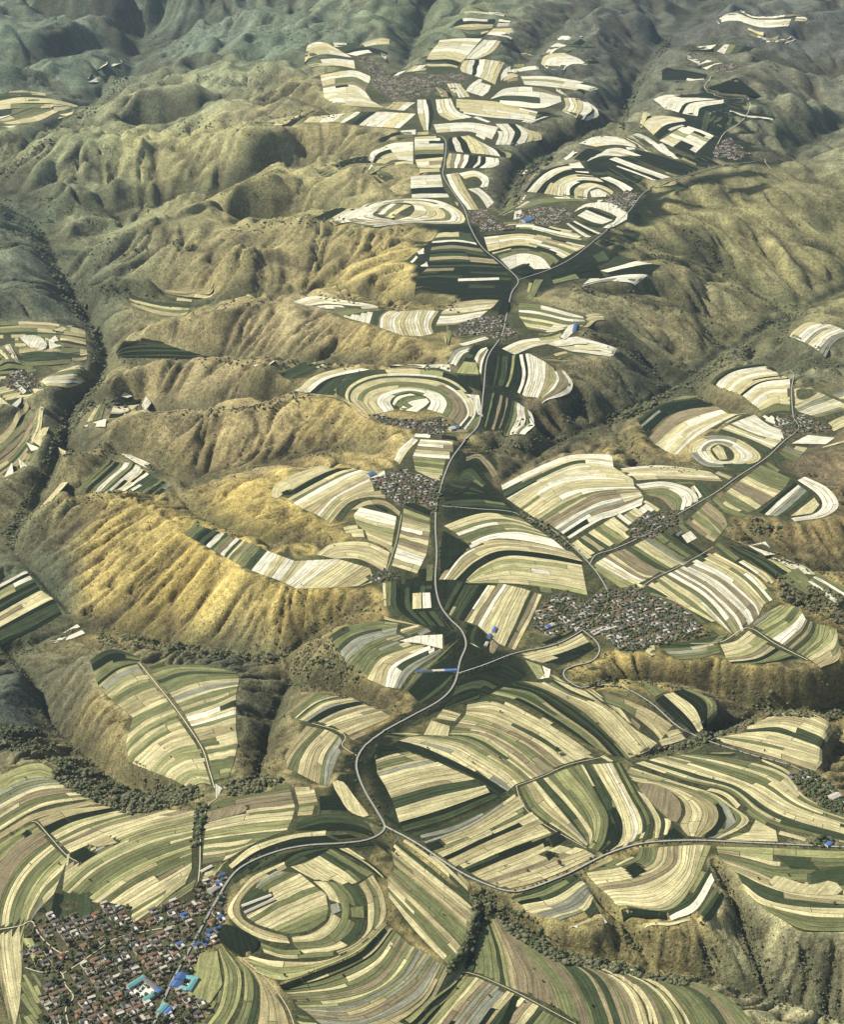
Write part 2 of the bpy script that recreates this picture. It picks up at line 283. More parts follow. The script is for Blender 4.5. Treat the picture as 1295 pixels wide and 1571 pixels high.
terr('great curved sweep of long strips above the hedge lane',2,[
 ([[(717,1079),(761,1072),(816,1097),(869,1128),(909,1156),(920,1161)],[(714,1097),(754,1109),(816,1137),(862,1171),(871,1173)],[(690,1125),(739,1128),(785,1156),(828,1191)],[(628,1131),(693,1143),(730,1162),(773,1187),(791,1204)],[(610,1138),(650,1147),(708,1175),(750,1206),(775,1219)]],[6,5,5,3],['dosgso','sygosb','gysogs','sss']),
 ([[(797,1208),(818,1245),(858,1273),(899,1300)],[(822,1198),(862,1245),(903,1295)],[(841,1192),(878,1233),(909,1276),(906,1296)],[(862,1182),(896,1220),(915,1254),(912,1288),(903,1301)],[(890,1173),(924,1233),(934,1257),(928,1291),(918,1306)],[(909,1173),(943,1233),(952,1264),(950,1294),(928,1308)],[(934,1171),(974,1248),(980,1273),(971,1295)],[(954,1170),(985,1225),(1003,1257),(1000,1286)]],[3,3,3,3,2,3,4],['sog','sdg','gyg','ygo','gk','sws','gdss']),
],[('s',[(662,1106),(690,1115),(688,1130),(650,1128)]),('k',[(935,1244),(944,1240),(955,1262),(952,1290),(930,1309),(922,1307),(940,1290),(945,1268)]),('d',[(895,1172),(902,1170),(935,1222),(940,1240),(934,1246),(918,1216)])])
terr('dark green strips and straw terraces under the white hairpin road',0,[
 ([[(751,1066),(791,1078),(847,1106),(903,1143)],[(773,1054),(816,1063),(856,1091),(909,1128),(940,1160)],[(801,1045),(847,1063),(897,1094),(940,1134),(966,1163)],[(829,1048),(866,1066),(912,1088),(961,1140),(980,1157)],[(849,1043),(878,1060),(934,1085),(971,1119),(995,1150)],[(895,1058),(926,1081),(972,1117),(1009,1140)]],[3,3,3,3,3],['kdg','kkd','sgos','sdsg','sssb']),
 ([[(925,1061),(965,1075),(1002,1092),(1033,1113)],[(930,1078),(960,1090),(1000,1120),(1014,1136)]],[3],['oobg']),
 ([[(1004,1126),(1025,1117),(1042,1113)],[(1016,1143),(1040,1138),(1058,1130)]],[2],['ss']),
 ([[(1005,1075),(1035,1103),(1064,1123)],[(1018,1066),(1050,1095),(1073,1122)],[(1033,1062),(1065,1085),(1080,1115)],[(1046,1056),(1082,1076),(1086,1107)],[(1062,1058),(1097,1075),(1102,1090)]],[1,1,1,3],['k','s','k','gyg']),
 ([[(962,1045),(985,1053),(1005,1070)],[(982,1045),(1005,1050),(1020,1062)]],[2],['gs']),
 ([[(706,1042),(745,1032),(782,1050)],[(692,1072),(725,1060),(748,1066)]],[3],['kkd']),
 ([[(722,1030),(770,1012),(808,1034)],[(722,1038),(760,1036),(795,1044)]],[2],['kk']),
])
terr('stepped strips above the eastern roadside houses',-3,[
 ([[(1192,1094),(1244,1094),(1281,1110)],[(1147,1115),(1204,1111),(1269,1134)],[(1144,1124),(1192,1124),(1263,1147)],[(1098,1131),(1182,1147),(1263,1167)],[(1111,1140),(1188,1162),(1252,1184)]],[3,2,3,2],['sso','kds','sgs','so']),
])
terr('long snaking terraces running to the eastern roadside houses',-1,[
 ([[(1068,1157),(1142,1167),(1204,1187),(1240,1225),(1310,1254)],[(1018,1160),(1080,1177),(1157,1205),(1215,1238),(1310,1270)],[(975,1171),(1055,1199),(1117,1214),(1160,1251),(1204,1271),(1310,1297)]],[5,5],['gsssg','sdsog']),
 ([[(968,1177),(1045,1202),(1095,1218),(1125,1238),(1150,1257),(1138,1271),(1105,1287)],[(960,1190),(1030,1205),(1080,1224),(1102,1242),(1100,1265),(1075,1285)],[(975,1200),(1020,1211),(1046,1228),(1052,1248),(1044,1266),(1056,1283)]],[4,3],['ygse','sso']),
 ([[(958,1192),(990,1232),(1005,1260),(1005,1287)],[(985,1207),(1015,1237),(1030,1260),(1022,1286)]],[2],['sd']),
],[('b',[(978,1203),(1018,1208),(1045,1234),(1042,1260),(1030,1260),(997,1229)]),('k',[(1018,1287),(1034,1270),(1052,1285)]),('k',[(1098,1234),(1108,1238),(1112,1258),(1098,1280),(1080,1286),(1098,1266),(1103,1250)]),('e',[(1102,1230),(1118,1238),(1130,1262),(1112,1276),(1116,1255)]),('s',[(1160,1259),(1191,1275),(1194,1292),(1113,1290),(1150,1277)])])
terr('lobed terraces beside the small gully below the eastern road',-3,[
 ([[(897,1336),(950,1326),(975,1316),(981,1301)],[(905,1347),(960,1341),(1000,1326),(1011,1300)],[(920,1362),(985,1351),(1030,1327),(1034,1298)],[(935,1373),(1000,1369),(1045,1337),(1056,1297)],[(945,1385),(1010,1390),(1055,1352),(1070,1296)],[(952,1389),(1026,1396),(1065,1358),(1092,1298)]],[2,2,2,3,2],['sg','so','ssb','sog','sy']),
 ([[(1024,1398),(1062,1374),(1089,1328)],[(1027,1405),(1064,1384),(1092,1338)],[(1030,1412),(1070,1395),(1097,1350)]],[2,1],['dg','w']),
 ([[(1068,1404),(1082,1385),(1100,1358)],[(1082,1414),(1100,1398),(1112,1372)]],[3],['gdk']),
 ([[(953,1392),(985,1396),(1024,1399)],[(957,1403),(990,1406),(1022,1409)]],[1],['k']),
 ([[(985,1413),(1030,1414),(1060,1405)],[(990,1417),(1030,1419),(1062,1410)]],[1],['s']),
],[('k',[(960,1333),(974,1324),(991,1336),(972,1347)])])
terr('wide curved fields at the eastern edge below the road',-3,[
 ([[(1099,1299),(1180,1301),(1310,1307)],[(1104,1316),(1150,1331),(1200,1350),(1310,1346)],[(1131,1338),(1173,1359),(1229,1375),(1310,1384)],[(1139,1353),(1173,1379),(1229,1391),(1310,1394)],[(1148,1370),(1168,1387),(1235,1405),(1310,1409)],[(1175,1394),(1235,1424),(1310,1428)]],[3,3,1,1,2],['syog','gsos','d','s','dg']),
],[('d',[(1188,1313),(1235,1315),(1259,1335),(1213,1333)]),('d',[(1246,1338),(1310,1328),(1310,1356),(1244,1359)]),('s',[(1190,1344),(1240,1358),(1278,1352),(1292,1372),(1230,1372),(1182,1360)])])
terr('small stack of dark and pale strips at the gully head',-4,[
 ([[(783,1377),(830,1361),(880,1338)],[(800,1388),(850,1377),(893,1350)],[(806,1397),(860,1385),(900,1355)],[(860,1411),(900,1396),(912,1374)]],[2,1,3],['kdg','s','see']),
],[('w',[(878,1424),(921,1403),(932,1418),(909,1428)]),('d',[(898,1400),(909,1381),(920,1400),(906,1409)])])
terr('fan shaped terraces split by a straight pale track',-20,[
 ([[(137,1012,-52),(170,996,-55),(213,1008,-48)],[(150,1052,-46),(182,1028,-44),(214,1018,-42)],[(158,1062,-42),(192,1037,-40),(222,1030,-38)],[(180,1082,-36),(215,1062,-34),(241,1053,-32)],[(203,1101,-30),(235,1086,-28),(258,1076,-26)],[(192,1140,-26),(225,1113,-24),(270,1092,-22)],[(197,1164,-22),(240,1130,-20),(285,1110,-18)],[(230,1180,-16),(265,1151,-14),(305,1141,-13)],[(260,1191,-10),(290,1176,-9),(317,1173,-8)],[(292,1206,-5),(310,1201,-4),(326,1205,-3)]],[4,2,3,3,4,4,4,4,3],['ddkg','ky','ygs','soy','sgss','yssg','ssog','sybs','ssy']),
 ([[(227,1030,-46),(262,1021,-48),(318,1021,-50)],[(240,1045,-42),(285,1031,-44),(365,1033,-48)],[(254,1066,-36),(305,1048,-38),(367,1041,-42)],[(267,1082,-30),(320,1063,-32),(365,1053,-38)],[(279,1098,-25),(330,1081,-27),(362,1066,-30)],[(290,1116,-20),(330,1105,-21),(362,1095,-22)],[(303,1137,-15),(335,1130,-16),(362,1122,-17)],[(310,1152,-12),(340,1147,-12),(365,1140,-13)],[(321,1177,-7),(340,1174,-7),(358,1172,-7)],[(328,1197,-4),(338,1195,-4),(350,1192,-4)]],[2,2,2,2,4,3,3,2,2],['yg','gd','wgs','ogd','wdgs','gos','gsg','sgs','gy']),
],[('w',[(330,1203),(341,1210),(331,1228)])])
terr('banded terraces between the dark gully and the highway bend',-6,[
 ([[(445,1098),(465,1078),(485,1064)],[(458,1105),(495,1079),(540,1070)],[(482,1110),(520,1091),(560,1080)],[(507,1116),(550,1103),(590,1093)],[(531,1131),(560,1118),(600,1101)]],[3,3,3,2],['dsg','osk','bsg','os']),
 ([[(470,1114),(450,1138),(436,1160)],[(488,1117),(456,1150),(441,1178)],[(505,1121),(476,1152),(464,1190)],[(521,1130),(501,1162),(496,1206)],[(529,1146),(516,1168),(503,1208)]],[2,3,4,1],['so','sgs','osog','e']),
])
terr('crescent terraces on the spur under the golden ridge',-4,[
 ([[(503,976),(530,961),(575,953),(612,957)],[(520,1000),(550,977),(610,962)],[(530,1015),(570,985),(608,972)],[(550,1031),(572,1000),(622,978)],[(563,1040),(585,1010),(640,990)],[(590,1053),(602,1020),(676,982)],[(604,1056),(622,1025),(676,995)],[(614,1057),(634,1030),(678,1000)]],[3,2,2,2,2,1,2],['gyd','ke','gd','sog','so','w','de']),
 ([[(608,905),(611,935),(640,958)],[(635,900),(636,930),(660,960)],[(663,898),(663,930),(684,962)]],[3,2],['kdk','kd']),
 ([[(625,1060),(660,1025),(698,1003)],[(645,1080),(675,1060),(694,1040)]],[3],['kkd']),
],[('s',[(633,911),(646,910),(647,934),(633,935)]),('w',[(648,910),(660,910),(662,933),(649,934)]),('w',[(612,984),(640,976),(679,974),(679,996),(645,988)])])
terr('narrow cross striped field along the golden ridge top',-10,[
 ([[(281,818,-30),(300,805,-36)],[(330,846,-17),(355,822,-22)],[(385,875,-10),(410,845,-14)],[(430,892,-7),(452,861,-10)],[(456,904,-4),(520,858,-4)],[(522,902,-2),(568,872,-2)],[(550,899,-1),(572,886,-1)]],[5,6,4,6,5,2],['kbdgw','gwgdsb','wsow','wswkso','soss','so']),
 ([[(485,851,-5),(510,834,-4),(560,832,-3),(598,848,-2)],[(512,857,-4),(550,858,-3),(580,872,-2),(591,880,-2)]],[4],['ssos']),
])
terr('curved fields around the middle village',0,[
 ([[(415,762,-16),(421,747,-18),(452,729,-16),(498,713,-12)],[(426,764,-13),(461,739,-12),(505,719,-8)],[(440,766,-11),(474,747,-9),(517,725,-6),(541,719,-5)],[(464,781,-9),(498,763,-5),(535,741,-3),(570,724,-2)],[(486,790,-7),(511,763,-3),(548,744,-2),(590,722,-1)],[(507,803,-5),(535,772,-1),(566,763,0),(597,766,0)]],[1,2,3,2,4],['ws','kd','sgsw','ows','sows']),
 ([[(552,778),(600,790),(613,795)],[(542,790),(575,800),(612,808)],[(546,803),(580,814),(609,821)],[(560,815),(585,827),(606,833)],[(565,829),(590,839),(601,850)]],[1,2,2,2],['w','sy','yo','os']),
 ([[(538,782),(560,769),(590,768),(614,785)],[(546,782),(565,775),(590,776),(613,792)]],[1],['o']),
 ([[(619,780),(660,795)],[(616,808),(660,817)],[(610,835),(655,850)],[(601,868),(640,880)]],[3,3,3],['yso','wseb','owsg']),
 ([[(645,674),(695,677)],[(633,700),(696,705)],[(637,722),(688,728)],[(662,734),(684,740)]],[5,3,2],['wsbws','gsy','ws']),
 ([[(605,706),(612,690),(632,672)],[(613,714),(623,696),(642,675)]],[2],['ws']),
],[('k',[(421,762),(440,752),(452,756),(436,768)]),('k',[(627,770),(662,782),(658,792),(622,776)])])
terr('oval dome of rings and arcs west of the highway',2,[
 ([[(528,618,-4),(515,602,-6),(525,586,-8),(560,571,-10),(630,568,-8),(690,574,-3),(725,600,0),(741,628,0),(730,660,0)],[(540,626,0),(529,608,-2),(541,589,-4),(576,576,-5),(628,574,-4),(684,580,0),(717,602,2),(731,632,2),(714,660,1)],[(558,633,4),(540,614,3),(550,597,2),(583,584,1),(628,582,1),(674,589,3),(704,608,4),(717,633,4),(704,652,3)],[(576,635,8),(564,617,8),(576,603,7),(625,594,7),(671,603,8),(686,618,8),(680,635,7)],[(605,629,11),(599,617,12),(607,608,11),(629,602,11),(652,608,12),(661,617,12),(655,628,11)]],[1,2,2,2],['kds','swsd','obsg','wswg']),
 ([[(602,620,12),(609,609,12),(630,604,12)],[(612,628,12),(629,616,13),(655,611,12)],[(640,632,12),(652,624,12),(659,617,12)]],[2,1],['wg','w']),
 ([[(450,600,-22),(485,576,-22),(537,562,-20)],[(474,603,-17),(505,581,-18),(570,567,-15)],[(490,605,-14),(520,580,-15),(560,571,-13)],[(512,607,-9),(523,594,-9),(532,586,-9)]],[3,2,2],['wsw','kdk','dd']),
 ([[(425,575,-28),(465,557,-30)],[(448,583,-25),(500,560,-26)]],[3],['wdd']),
 ([[(640,570,-8),(665,564,-8),(692,571,-4)],[(650,562,-10),(672,559,-10),(690,561,-6)]],[1],['w']),
],[('w',[(388,561),(405,553),(422,560),(405,569)]),('w',[(598,565),(615,558),(655,559),(650,567),(620,563)]),('w',[(712,605),(735,607),(741,640),(733,636),(726,612)]),('g',[(605,620),(620,615),(634,624),(620,631)])])
terr('pale and dark fields at the highway narrows',0,[
 ([[(686,556),(697,538),(725,529)],[(700,561),(712,543),(735,535)]],[3],['ws']),
 ([[(724,559),(735,538),(747,533)],[(738,581),(741,556),(749,537)]],[2],['bw']),
 ([[(753,548),(750,575),(747,590)],[(791,545),(787,575),(780,594)]],[6],['kkdk']),
 ([[(792,545),(796,575),(790,600)],[(812,542),(816,575),(806,608)],[(838,556),(836,585),(826,610)],[(850,565),(853,585),(830,613)],[(867,570),(880,590),(860,607),(832,614)]],[3,3,2,3],['wkw','wsw','yo','wbw']),
 ([[(756,601),(749,632),(743,655)],[(790,615),(786,640),(776,664)],[(816,630),(821,650),(806,665)]],[7,3],['kdkkbgk','gww']),
 ([[(715,702),(735,697),(752,710),(765,728)],[(715,708),(732,703),(745,716),(757,734)]],[2],['sb']),
 ([[(715,710),(730,708),(740,725),(752,740)],[(703,740),(715,735),(728,740),(740,748)]],[3],['dkg']),
 ([[(682,765),(720,760),(765,765)],[(682,778),(735,777),(785,782)]],[2],['dkg']),
],[('k',[(711,554),(728,529),(738,531),(723,556)]),('y',[(700,573),(712,555),(731,557),(735,575)]),('k',[(700,577),(736,577),(739,602),(712,590)])])
terr('steep stack of pale curved terraces over the eastern gully',0,[
 ([[(769,745,-10),(812,723,-12),(866,701,-14),(909,697,-14),(940,700,-12)],[(774,763,-5),(826,736,-6),(885,712,-8),(942,717,-6)],[(789,774,-3),(839,742,-3),(893,728,-4),(955,731,-2),(972,736,-1)],[(813,790,0),(853,763,0),(893,750,0),(974,747,0)],[(835,804,0),(880,777,0),(920,758,0),(982,753,0)],[(861,822,0),(907,793,0),(947,780,0),(988,763,0)],[(871,829,0),(920,799,0),(942,792,0),(985,775,0)]],[3,3,4,4,5,2],['swd','swks','gsws','oswsg','kwswb','kw']),
 ([[(876,835),(905,861)],[(902,818),(945,845)],[(942,793),(978,822)]],[3,3],['sos','sgs']),
 ([[(681,807),(717,793),(750,787),(796,794)],[(699,818),(742,804),(785,801),(826,813)],[(720,837),(758,823),(801,820),(850,829)],[(722,842),(760,827),(812,831),(868,844)]],[2,3,1],['sg','gsw','w']),
 ([[(673,889),(704,847),(753,829),(812,832),(878,847)],[(699,890),(731,861),(772,845),(839,850),(895,862)],[(712,893),(739,869),(780,853),(839,858),(893,867)],[(718,895),(790,896),(860,905),(902,914)]],[4,1,7],['ogsw','k','swssysw']),
 ([[(702,894),(690,915),(676,945)],[(751,894),(730,925),(712,953)],[(773,896),(750,930),(733,960)],[(803,903),(785,940),(765,988)],[(832,913),(815,950),(790,998)]],[4,3,4,4],['kdkd','bws','ssws','ssos']),
 ([[(712,955),(702,975),(720,988)],[(733,962),(727,984),(740,996)],[(765,990),(760,1000),(757,1004)]],[3,2],['kdk','kg']),
 ([[(793,1005),(850,992),(893,972)],[(818,1014),(865,1001),(905,985)],[(855,1021),(885,1012),(914,994)]],[2,2],['ss','kd']),
],[('k',[(680,815),(720,837),(690,870),(676,880),(675,850)]),('y',[(806,1013),(830,1022),(836,1040),(826,1043)]),('w',[(832,1022),(845,1028),(843,1040),(828,1043),(836,1034)])])
terr('straight striped fields around the hilltop village',0,[
 ([[(909,872),(935,890),(955,904)],[(914,864),(960,890),(985,903)],[(938,849),(985,880),(1016,884)],[(968,839),(1003,861),(1030,876)],[(1000,823),(1040,850),(1062,862)]],[1,3,3,4],['y','wws','wsb','ssgs']),
 ([[(1024,826),(1050,842),(1076,860)],[(1038,816),(1062,835),(1086,852)]],[2],['dkd']),
 ([[(980,911),(1034,923),(1078,957)],[(1001,893),(1049,930),(1099,953)],[(1024,881),(1080,915),(1111,949),(1130,977)],[(1039,874),(1086,902),(1130,943),(1142,966)],[(1058,864),(1111,890),(1157,930),(1164,945)],[(1076,855),(1130,884),(1173,927)],[(1094,846),(1157,882),(1191,918)]],[3,3,2,3,3,4],['dgs','wsg','bw','kbbw','swo','swsog']),
 ([[(1118,840),(1160,866),(1190,888)],[(1140,838),(1190,860),(1225,882)]],[3],['kdk']),
 ([[(1167,851),(1200,865),(1225,880)],[(1200,856),(1240,870),(1252,882)]],[3],['kws']),
 ([[(1240,892),(1262,908),(1285,922)],[(1256,880),(1280,893),(1310,908)]],[3],['gws']),
],[('w',[(1148,838),(1175,832),(1190,850),(1175,857)]),('g',[(1195,886),(1225,876),(1260,905),(1240,914)]),('s',[(990,1000),(1004,985),(1006,1004),(1000,1008)])])
terr('lobed green and straw terraces above the long brown scarp',-3,[
 ([[(1150,962),(1173,943),(1198,928)],[(1167,970),(1204,949),(1222,929)],[(1185,980),(1216,958),(1232,940)],[(1201,989),(1229,964),(1237,950)],[(1229,1004),(1253,980),(1258,958)],[(1239,1010),(1275,986),(1284,963)],[(1260,1023),(1284,1014),(1292,1004)]],[3,2,1,3,2,2],['ygd','gy','w','dbg','yg','gos']),
 ([[(1105,989),(1130,983),(1149,968)],[(1111,1001),(1142,992),(1162,976)],[(1114,1011),(1151,1004),(1180,985)],[(1124,1018),(1167,1014),(1202,994)],[(1173,1019),(1204,1013),(1230,1010)]],[2,2,2,2],['sg','gys','bk','kdg']),
 ([[(1005,985),(1060,984),(1120,972)],[(1013,995),(1055,993),(1104,986)],[(1042,1013),(1075,1010),(1110,1000)]],[2,3],['gd','sgs']),
])
terr('oval dome of pale rings beside the straight road',-2,[
 ([[(978,645,-60),(1015,620,-58),(1068,610,-45)],[(993,668,-45),(1030,636,-42),(1098,622,-25)]],[4],['dwkd']),
 ([[(996,672,-38),(1026,641,-38),(1058,628,-30),(1102,624,-20)],[(1005,683,-32),(1048,648,-30),(1107,628,-15)],[(1029,697,-20),(1061,663,-20),(1118,635,-9)],[(1036,700,-14),(1075,667,-14),(1129,637,-7),(1153,634,-6)]],[3,4,3],['wkb','wsws','kwsw']),
 ([[(1102,664,-4),(1140,674,-2),(1178,700,0)],[(1107,658,-5),(1152,674,-2),(1190,692,0)],[(1122,650,-5),(1165,668,-2),(1205,678,0)],[(1158,636,-5),(1180,652,-2),(1200,660,0)]],[1,3,2],['d','sgsw','ww']),
 ([[(1058,696),(1061,681),(1086,669),(1121,670),(1150,683),(1169,701),(1156,711),(1107,717),(1080,714),(1058,696)],[(1070,694),(1074,684),(1090,675),(1118,675),(1142,687),(1157,700),(1138,709),(1105,712),(1084,708),(1070,694)],[(1091,691),(1096,684),(1105,682),(1118,687),(1126,696),(1125,705),(1112,708),(1099,704),(1091,691)]],[2,2],['sge','egws']),
 ([[(1168,713),(1200,728),(1214,734)],[(1151,727),(1180,741),(1205,749)],[(1135,738),(1165,752),(1188,763)],[(1115,755),(1140,769),(1161,782)],[(1106,764),(1125,777),(1148,787)]],[2,2,2,2],['wg','sg','wob','gw']),
 ([[(1165,787),(1190,766),(1220,740)],[(1180,791),(1205,769),(1230,747)],[(1200,793),(1225,776),(1245,758)]],[2,3],['kw','kde']),
 ([[(1214,795),(1248,789),(1262,776),(1254,758),(1224,737)],[(1220,800),(1266,793),(1288,775),(1272,750),(1236,731)]],[3],['wsw']),
],[('s',[(1093,690),(1102,683),(1110,688),(1117,705),(1105,706)]),('d',[(1112,713),(1148,712),(1156,718),(1138,724)]),('s',[(1213,793),(1235,776),(1250,764),(1258,775),(1247,788)]),('d',[(1176,698),(1196,695),(1204,705),(1190,713)])])
terr('arched pale terraces behind the eastern hamlet',-4,[
 ([[(1091,582,-45),(1121,566,-48),(1175,557,-45)],[(1107,593,-32),(1134,574,-36),(1177,566,-35)],[(1121,599,-22),(1150,580,-26),(1196,573,-26)],[(1140,607,-13),(1169,588,-16),(1213,582,-16)],[(1153,618,-8),(1177,601,-9),(1213,596,-9)],[(1164,626,-5),(1188,612,-5),(1213,615,-4)],[(1172,636,-3),(1194,631,-2),(1213,631,-2)]],[4,2,3,3,2,2],['wskd','ws','ksko','wsbs','ws','sg']),
 ([[(1219,624,-5),(1240,614,-6),(1260,604,-10)],[(1225,632,-4),(1250,622,-4),(1280,612,-8)],[(1255,641,-3),(1275,636,-3),(1310,626,-5)]],[2,4],['es','gsws']),
 ([[(1266,652,-2),(1285,642,-3),(1310,632,-4)],[(1280,662,-2),(1295,655,-3),(1315,648,-4)]],[3],['gsg']),
],[('s',[(1219,597),(1245,595),(1260,605),(1221,622)]),('w',[(1215,681),(1240,668),(1282,672),(1268,682)])])
terr('small pale terraces at the far eastern edge',-60,[
 ([[(1212,512),(1230,497),(1250,491)],[(1235,525),(1255,508),(1278,499)],[(1268,542),(1285,522),(1310,512)]],[3,4],['wws','ewsw']),
])
terr('wavy pale fields between the two hamlets',0,[
 ([[(946,720,-6),(1000,714,-6),(1045,716,-4),(1090,724,-2)],[(962,728,-3),(1025,727,-3),(1102,731,-1)],[(972,737,0),(1025,735,0),(1110,739,0)]],[2,2],['sw','ws']),
 ([[(976,743),(1020,739),(1058,749),(1072,765),(1066,780)],[(986,752),(1020,750),(1045,763),(1044,783)],[(995,760),(1015,766),(1032,783)]],[2,2],['ow','gb']),
 ([[(1060,748),(1068,765),(1060,783)],[(1068,744),(1082,760),(1076,774)]],[3],['kws']),
 ([[(946,792),(970,810),(983,822)],[(986,765),(1005,776),(1022,788)]],[6],['swsgws']),
 ([[(1052,801),(1075,820),(1096,832)],[(1086,770),(1110,790),(1117,806)]],[4],['bobg']),
],[('d',[(1067,745),(1076,741),(1098,757),(1082,767)]),('w',[(1046,822),(1060,815),(1070,826),(1055,834)])])
terr('curled pale terraces west of the crossroad village',0,[
 ([[(449,464,-38),(480,455,-36),(523,460,-24),(576,468,-18)],[(471,470,-32),(502,466,-28),(539,469,-20),(580,472,-16)]],[2],['ws']),
 ([[(503,478,-24),(533,473,-20)],[(524,486,-20),(573,476,-15)]],[2],['gw']),
 ([[(535,474,-18),(526,487,-20)],[(573,477,-12),(567,497,-12)],[(597,477,-8),(585,486,-10),(582,502,-8)],[(622,477,-4),(610,495,-6),(616,515,-4)],[(644,476,-2),(640,495,-2),(647,516,-1)],[(674,477,0),(662,497,0),(666,512,0)]],[3,2,4,5,4],['wsw','bd','wsws','wswsw','swos']),
 ([[(668,500),(700,498),(733,489)],[(678,478),(710,475),(758,470)],[(707,463),(735,460),(766,460)]],[6,3],['wswyws','sow']),
])
terr('dark green and pale striped block at the highway crossroads',0,[
 ([[(679,350),(700,349),(720,350)],[(663,370),(700,368),(733,373)],[(660,390),(700,388),(753,394)],[(657,410),(720,409),(772,411)]],[3,5,5],['kds','kdwkb','wkokd']),
 ([[(655,412),(720,411),(774,413)],[(640,424),(680,422),(785,426)],[(636,440),(700,452),(782,452)]],[3,5],['kdk','kkdk']),
 ([[(623,401,-6),(635,390,-8),(650,382,-8)],[(633,405,-4),(641,396,-5),(652,389,-5)]],[2],['dw']),
 ([[(742,362),(804,357),(858,368),(899,378)],[(748,382),(798,373),(845,384),(868,395)],[(752,391),(799,381),(842,389),(858,400)],[(761,400),(799,389),(831,395),(846,412)],[(780,415),(804,405),(820,413)]],[6,3,2,1],['wskwgw','ksk','gd','w']),
 ([[(843,422),(875,412),(905,395)],[(850,436),(885,428),(930,425)]],[3],['kdk']),
 ([[(888,418,-3),(930,404,-3),(945,393,-4)],[(905,428,-4),(950,418,-6),(1015,408,-14)],[(890,440,-4),(930,432,-6),(975,432,-10)]],[3,3],['kwd','wkw']),
],[('w',[(641,388),(650,386),(657,410),(646,409)]),('w',[(703,428),(766,426),(766,430),(703,432)]),('k',[(780,416),(812,404),(820,417),(800,425)]),('k',[(772,458),(784,440),(782,470),(776,484),(764,484)])])
terr('stepped pale fields east of the crossroad village',-2,[
 ([[(796,465),(830,468),(880,482),(895,485)],[(796,485),(830,490),(870,498),(900,495)],[(810,505),(840,510),(858,508)]],[4,3],['gwsw','wsgs']),
 ([[(882,500,-6),(900,483,-6),(925,482,-8)],[(900,502,-6),(915,492,-7),(928,490,-8)]],[2],['ws']),
 ([[(770,535),(800,522),(850,515),(875,500)],[(790,545),(820,532),(860,524),(880,512)]],[2],['ws']),
 ([[(838,528,-4),(865,520,-4),(885,516,-4)],[(880,540,-8),(915,545,-14),(938,549,-18)],[(885,516,-4),(920,525,-10),(948,534,-18)]],[2,3],['ws','wsw']),
],[('w',[(860,518),(872,500),(884,497),(880,510),(868,522)])])
terr('large pale dome of concentric arcs above the far dome village',0,[
 ([[(804,294,-10),(820,274,-14),(845,258,-16),(890,249,-12)],[(818,295,-6),(836,277,-9),(863,260,-10),(897,258,-8)],[(842,298,0),(853,279,-3),(880,268,-4),(909,270,-3)],[(866,301,5),(866,285,3),(885,276,2),(923,276,2)],[(882,304,8),(882,290,7),(901,281,6),(928,286,6),(946,297,5)],[(901,304,10),(904,293,9),(917,287,9),(936,295,8),(940,302,8)]],[3,4,4,3,2],['wkw','skwk','wkws','kws','ws']),
 ([[(790,321,-8),(815,306,-8),(850,303,-3),(895,308,2)],[(805,321,-6),(830,313,-4),(870,309,0),(915,309,2)]],[3],['gsw']),
 ([[(886,331),(910,341),(925,344)],[(905,319),(930,329),(946,336)]],[4],['wwkw']),
 ([[(862,338),(880,352),(900,366)],[(872,333),(900,348),(930,361)]],[4],['wdkw']),
 ([[(920,273),(945,284),(962,298)],[(935,271),(955,280),(972,290)]],[2],['w']),
 ([[(888,220,-8),(915,209,-10),(950,211,-10),(975,222,-8)],[(915,225,-6),(945,222,-6),(977,226,-6)]],[3],['wsw']),
 ([[(881,243,-8),(900,229,-8),(916,230,-6)],[(893,247,-6),(910,240,-6),(926,233,-5)]],[2],['wk']),
 ([[(900,248,-5),(925,239,-4),(950,240,-3)],[(920,232,-5),(950,227,-5),(985,240,-3)]],[3],['wsw']),
 ([[(926,247),(955,259),(1004,277)],[(945,241),(985,256),(1030,272)]],[4],['wkws']),
 ([[(970,240),(1010,258),(1065,275)],[(976,229),(1020,241),(1072,258)]],[4],['wkkw']),
],[('w',[(880,327),(901,313),(939,313),(965,332),(939,350),(925,349),(948,334),(905,318)]),('w',[(788,338),(790,325),(800,322),(802,334)]),('w',[(908,303),(906,295),(918,290),(932,297),(930,303)])])
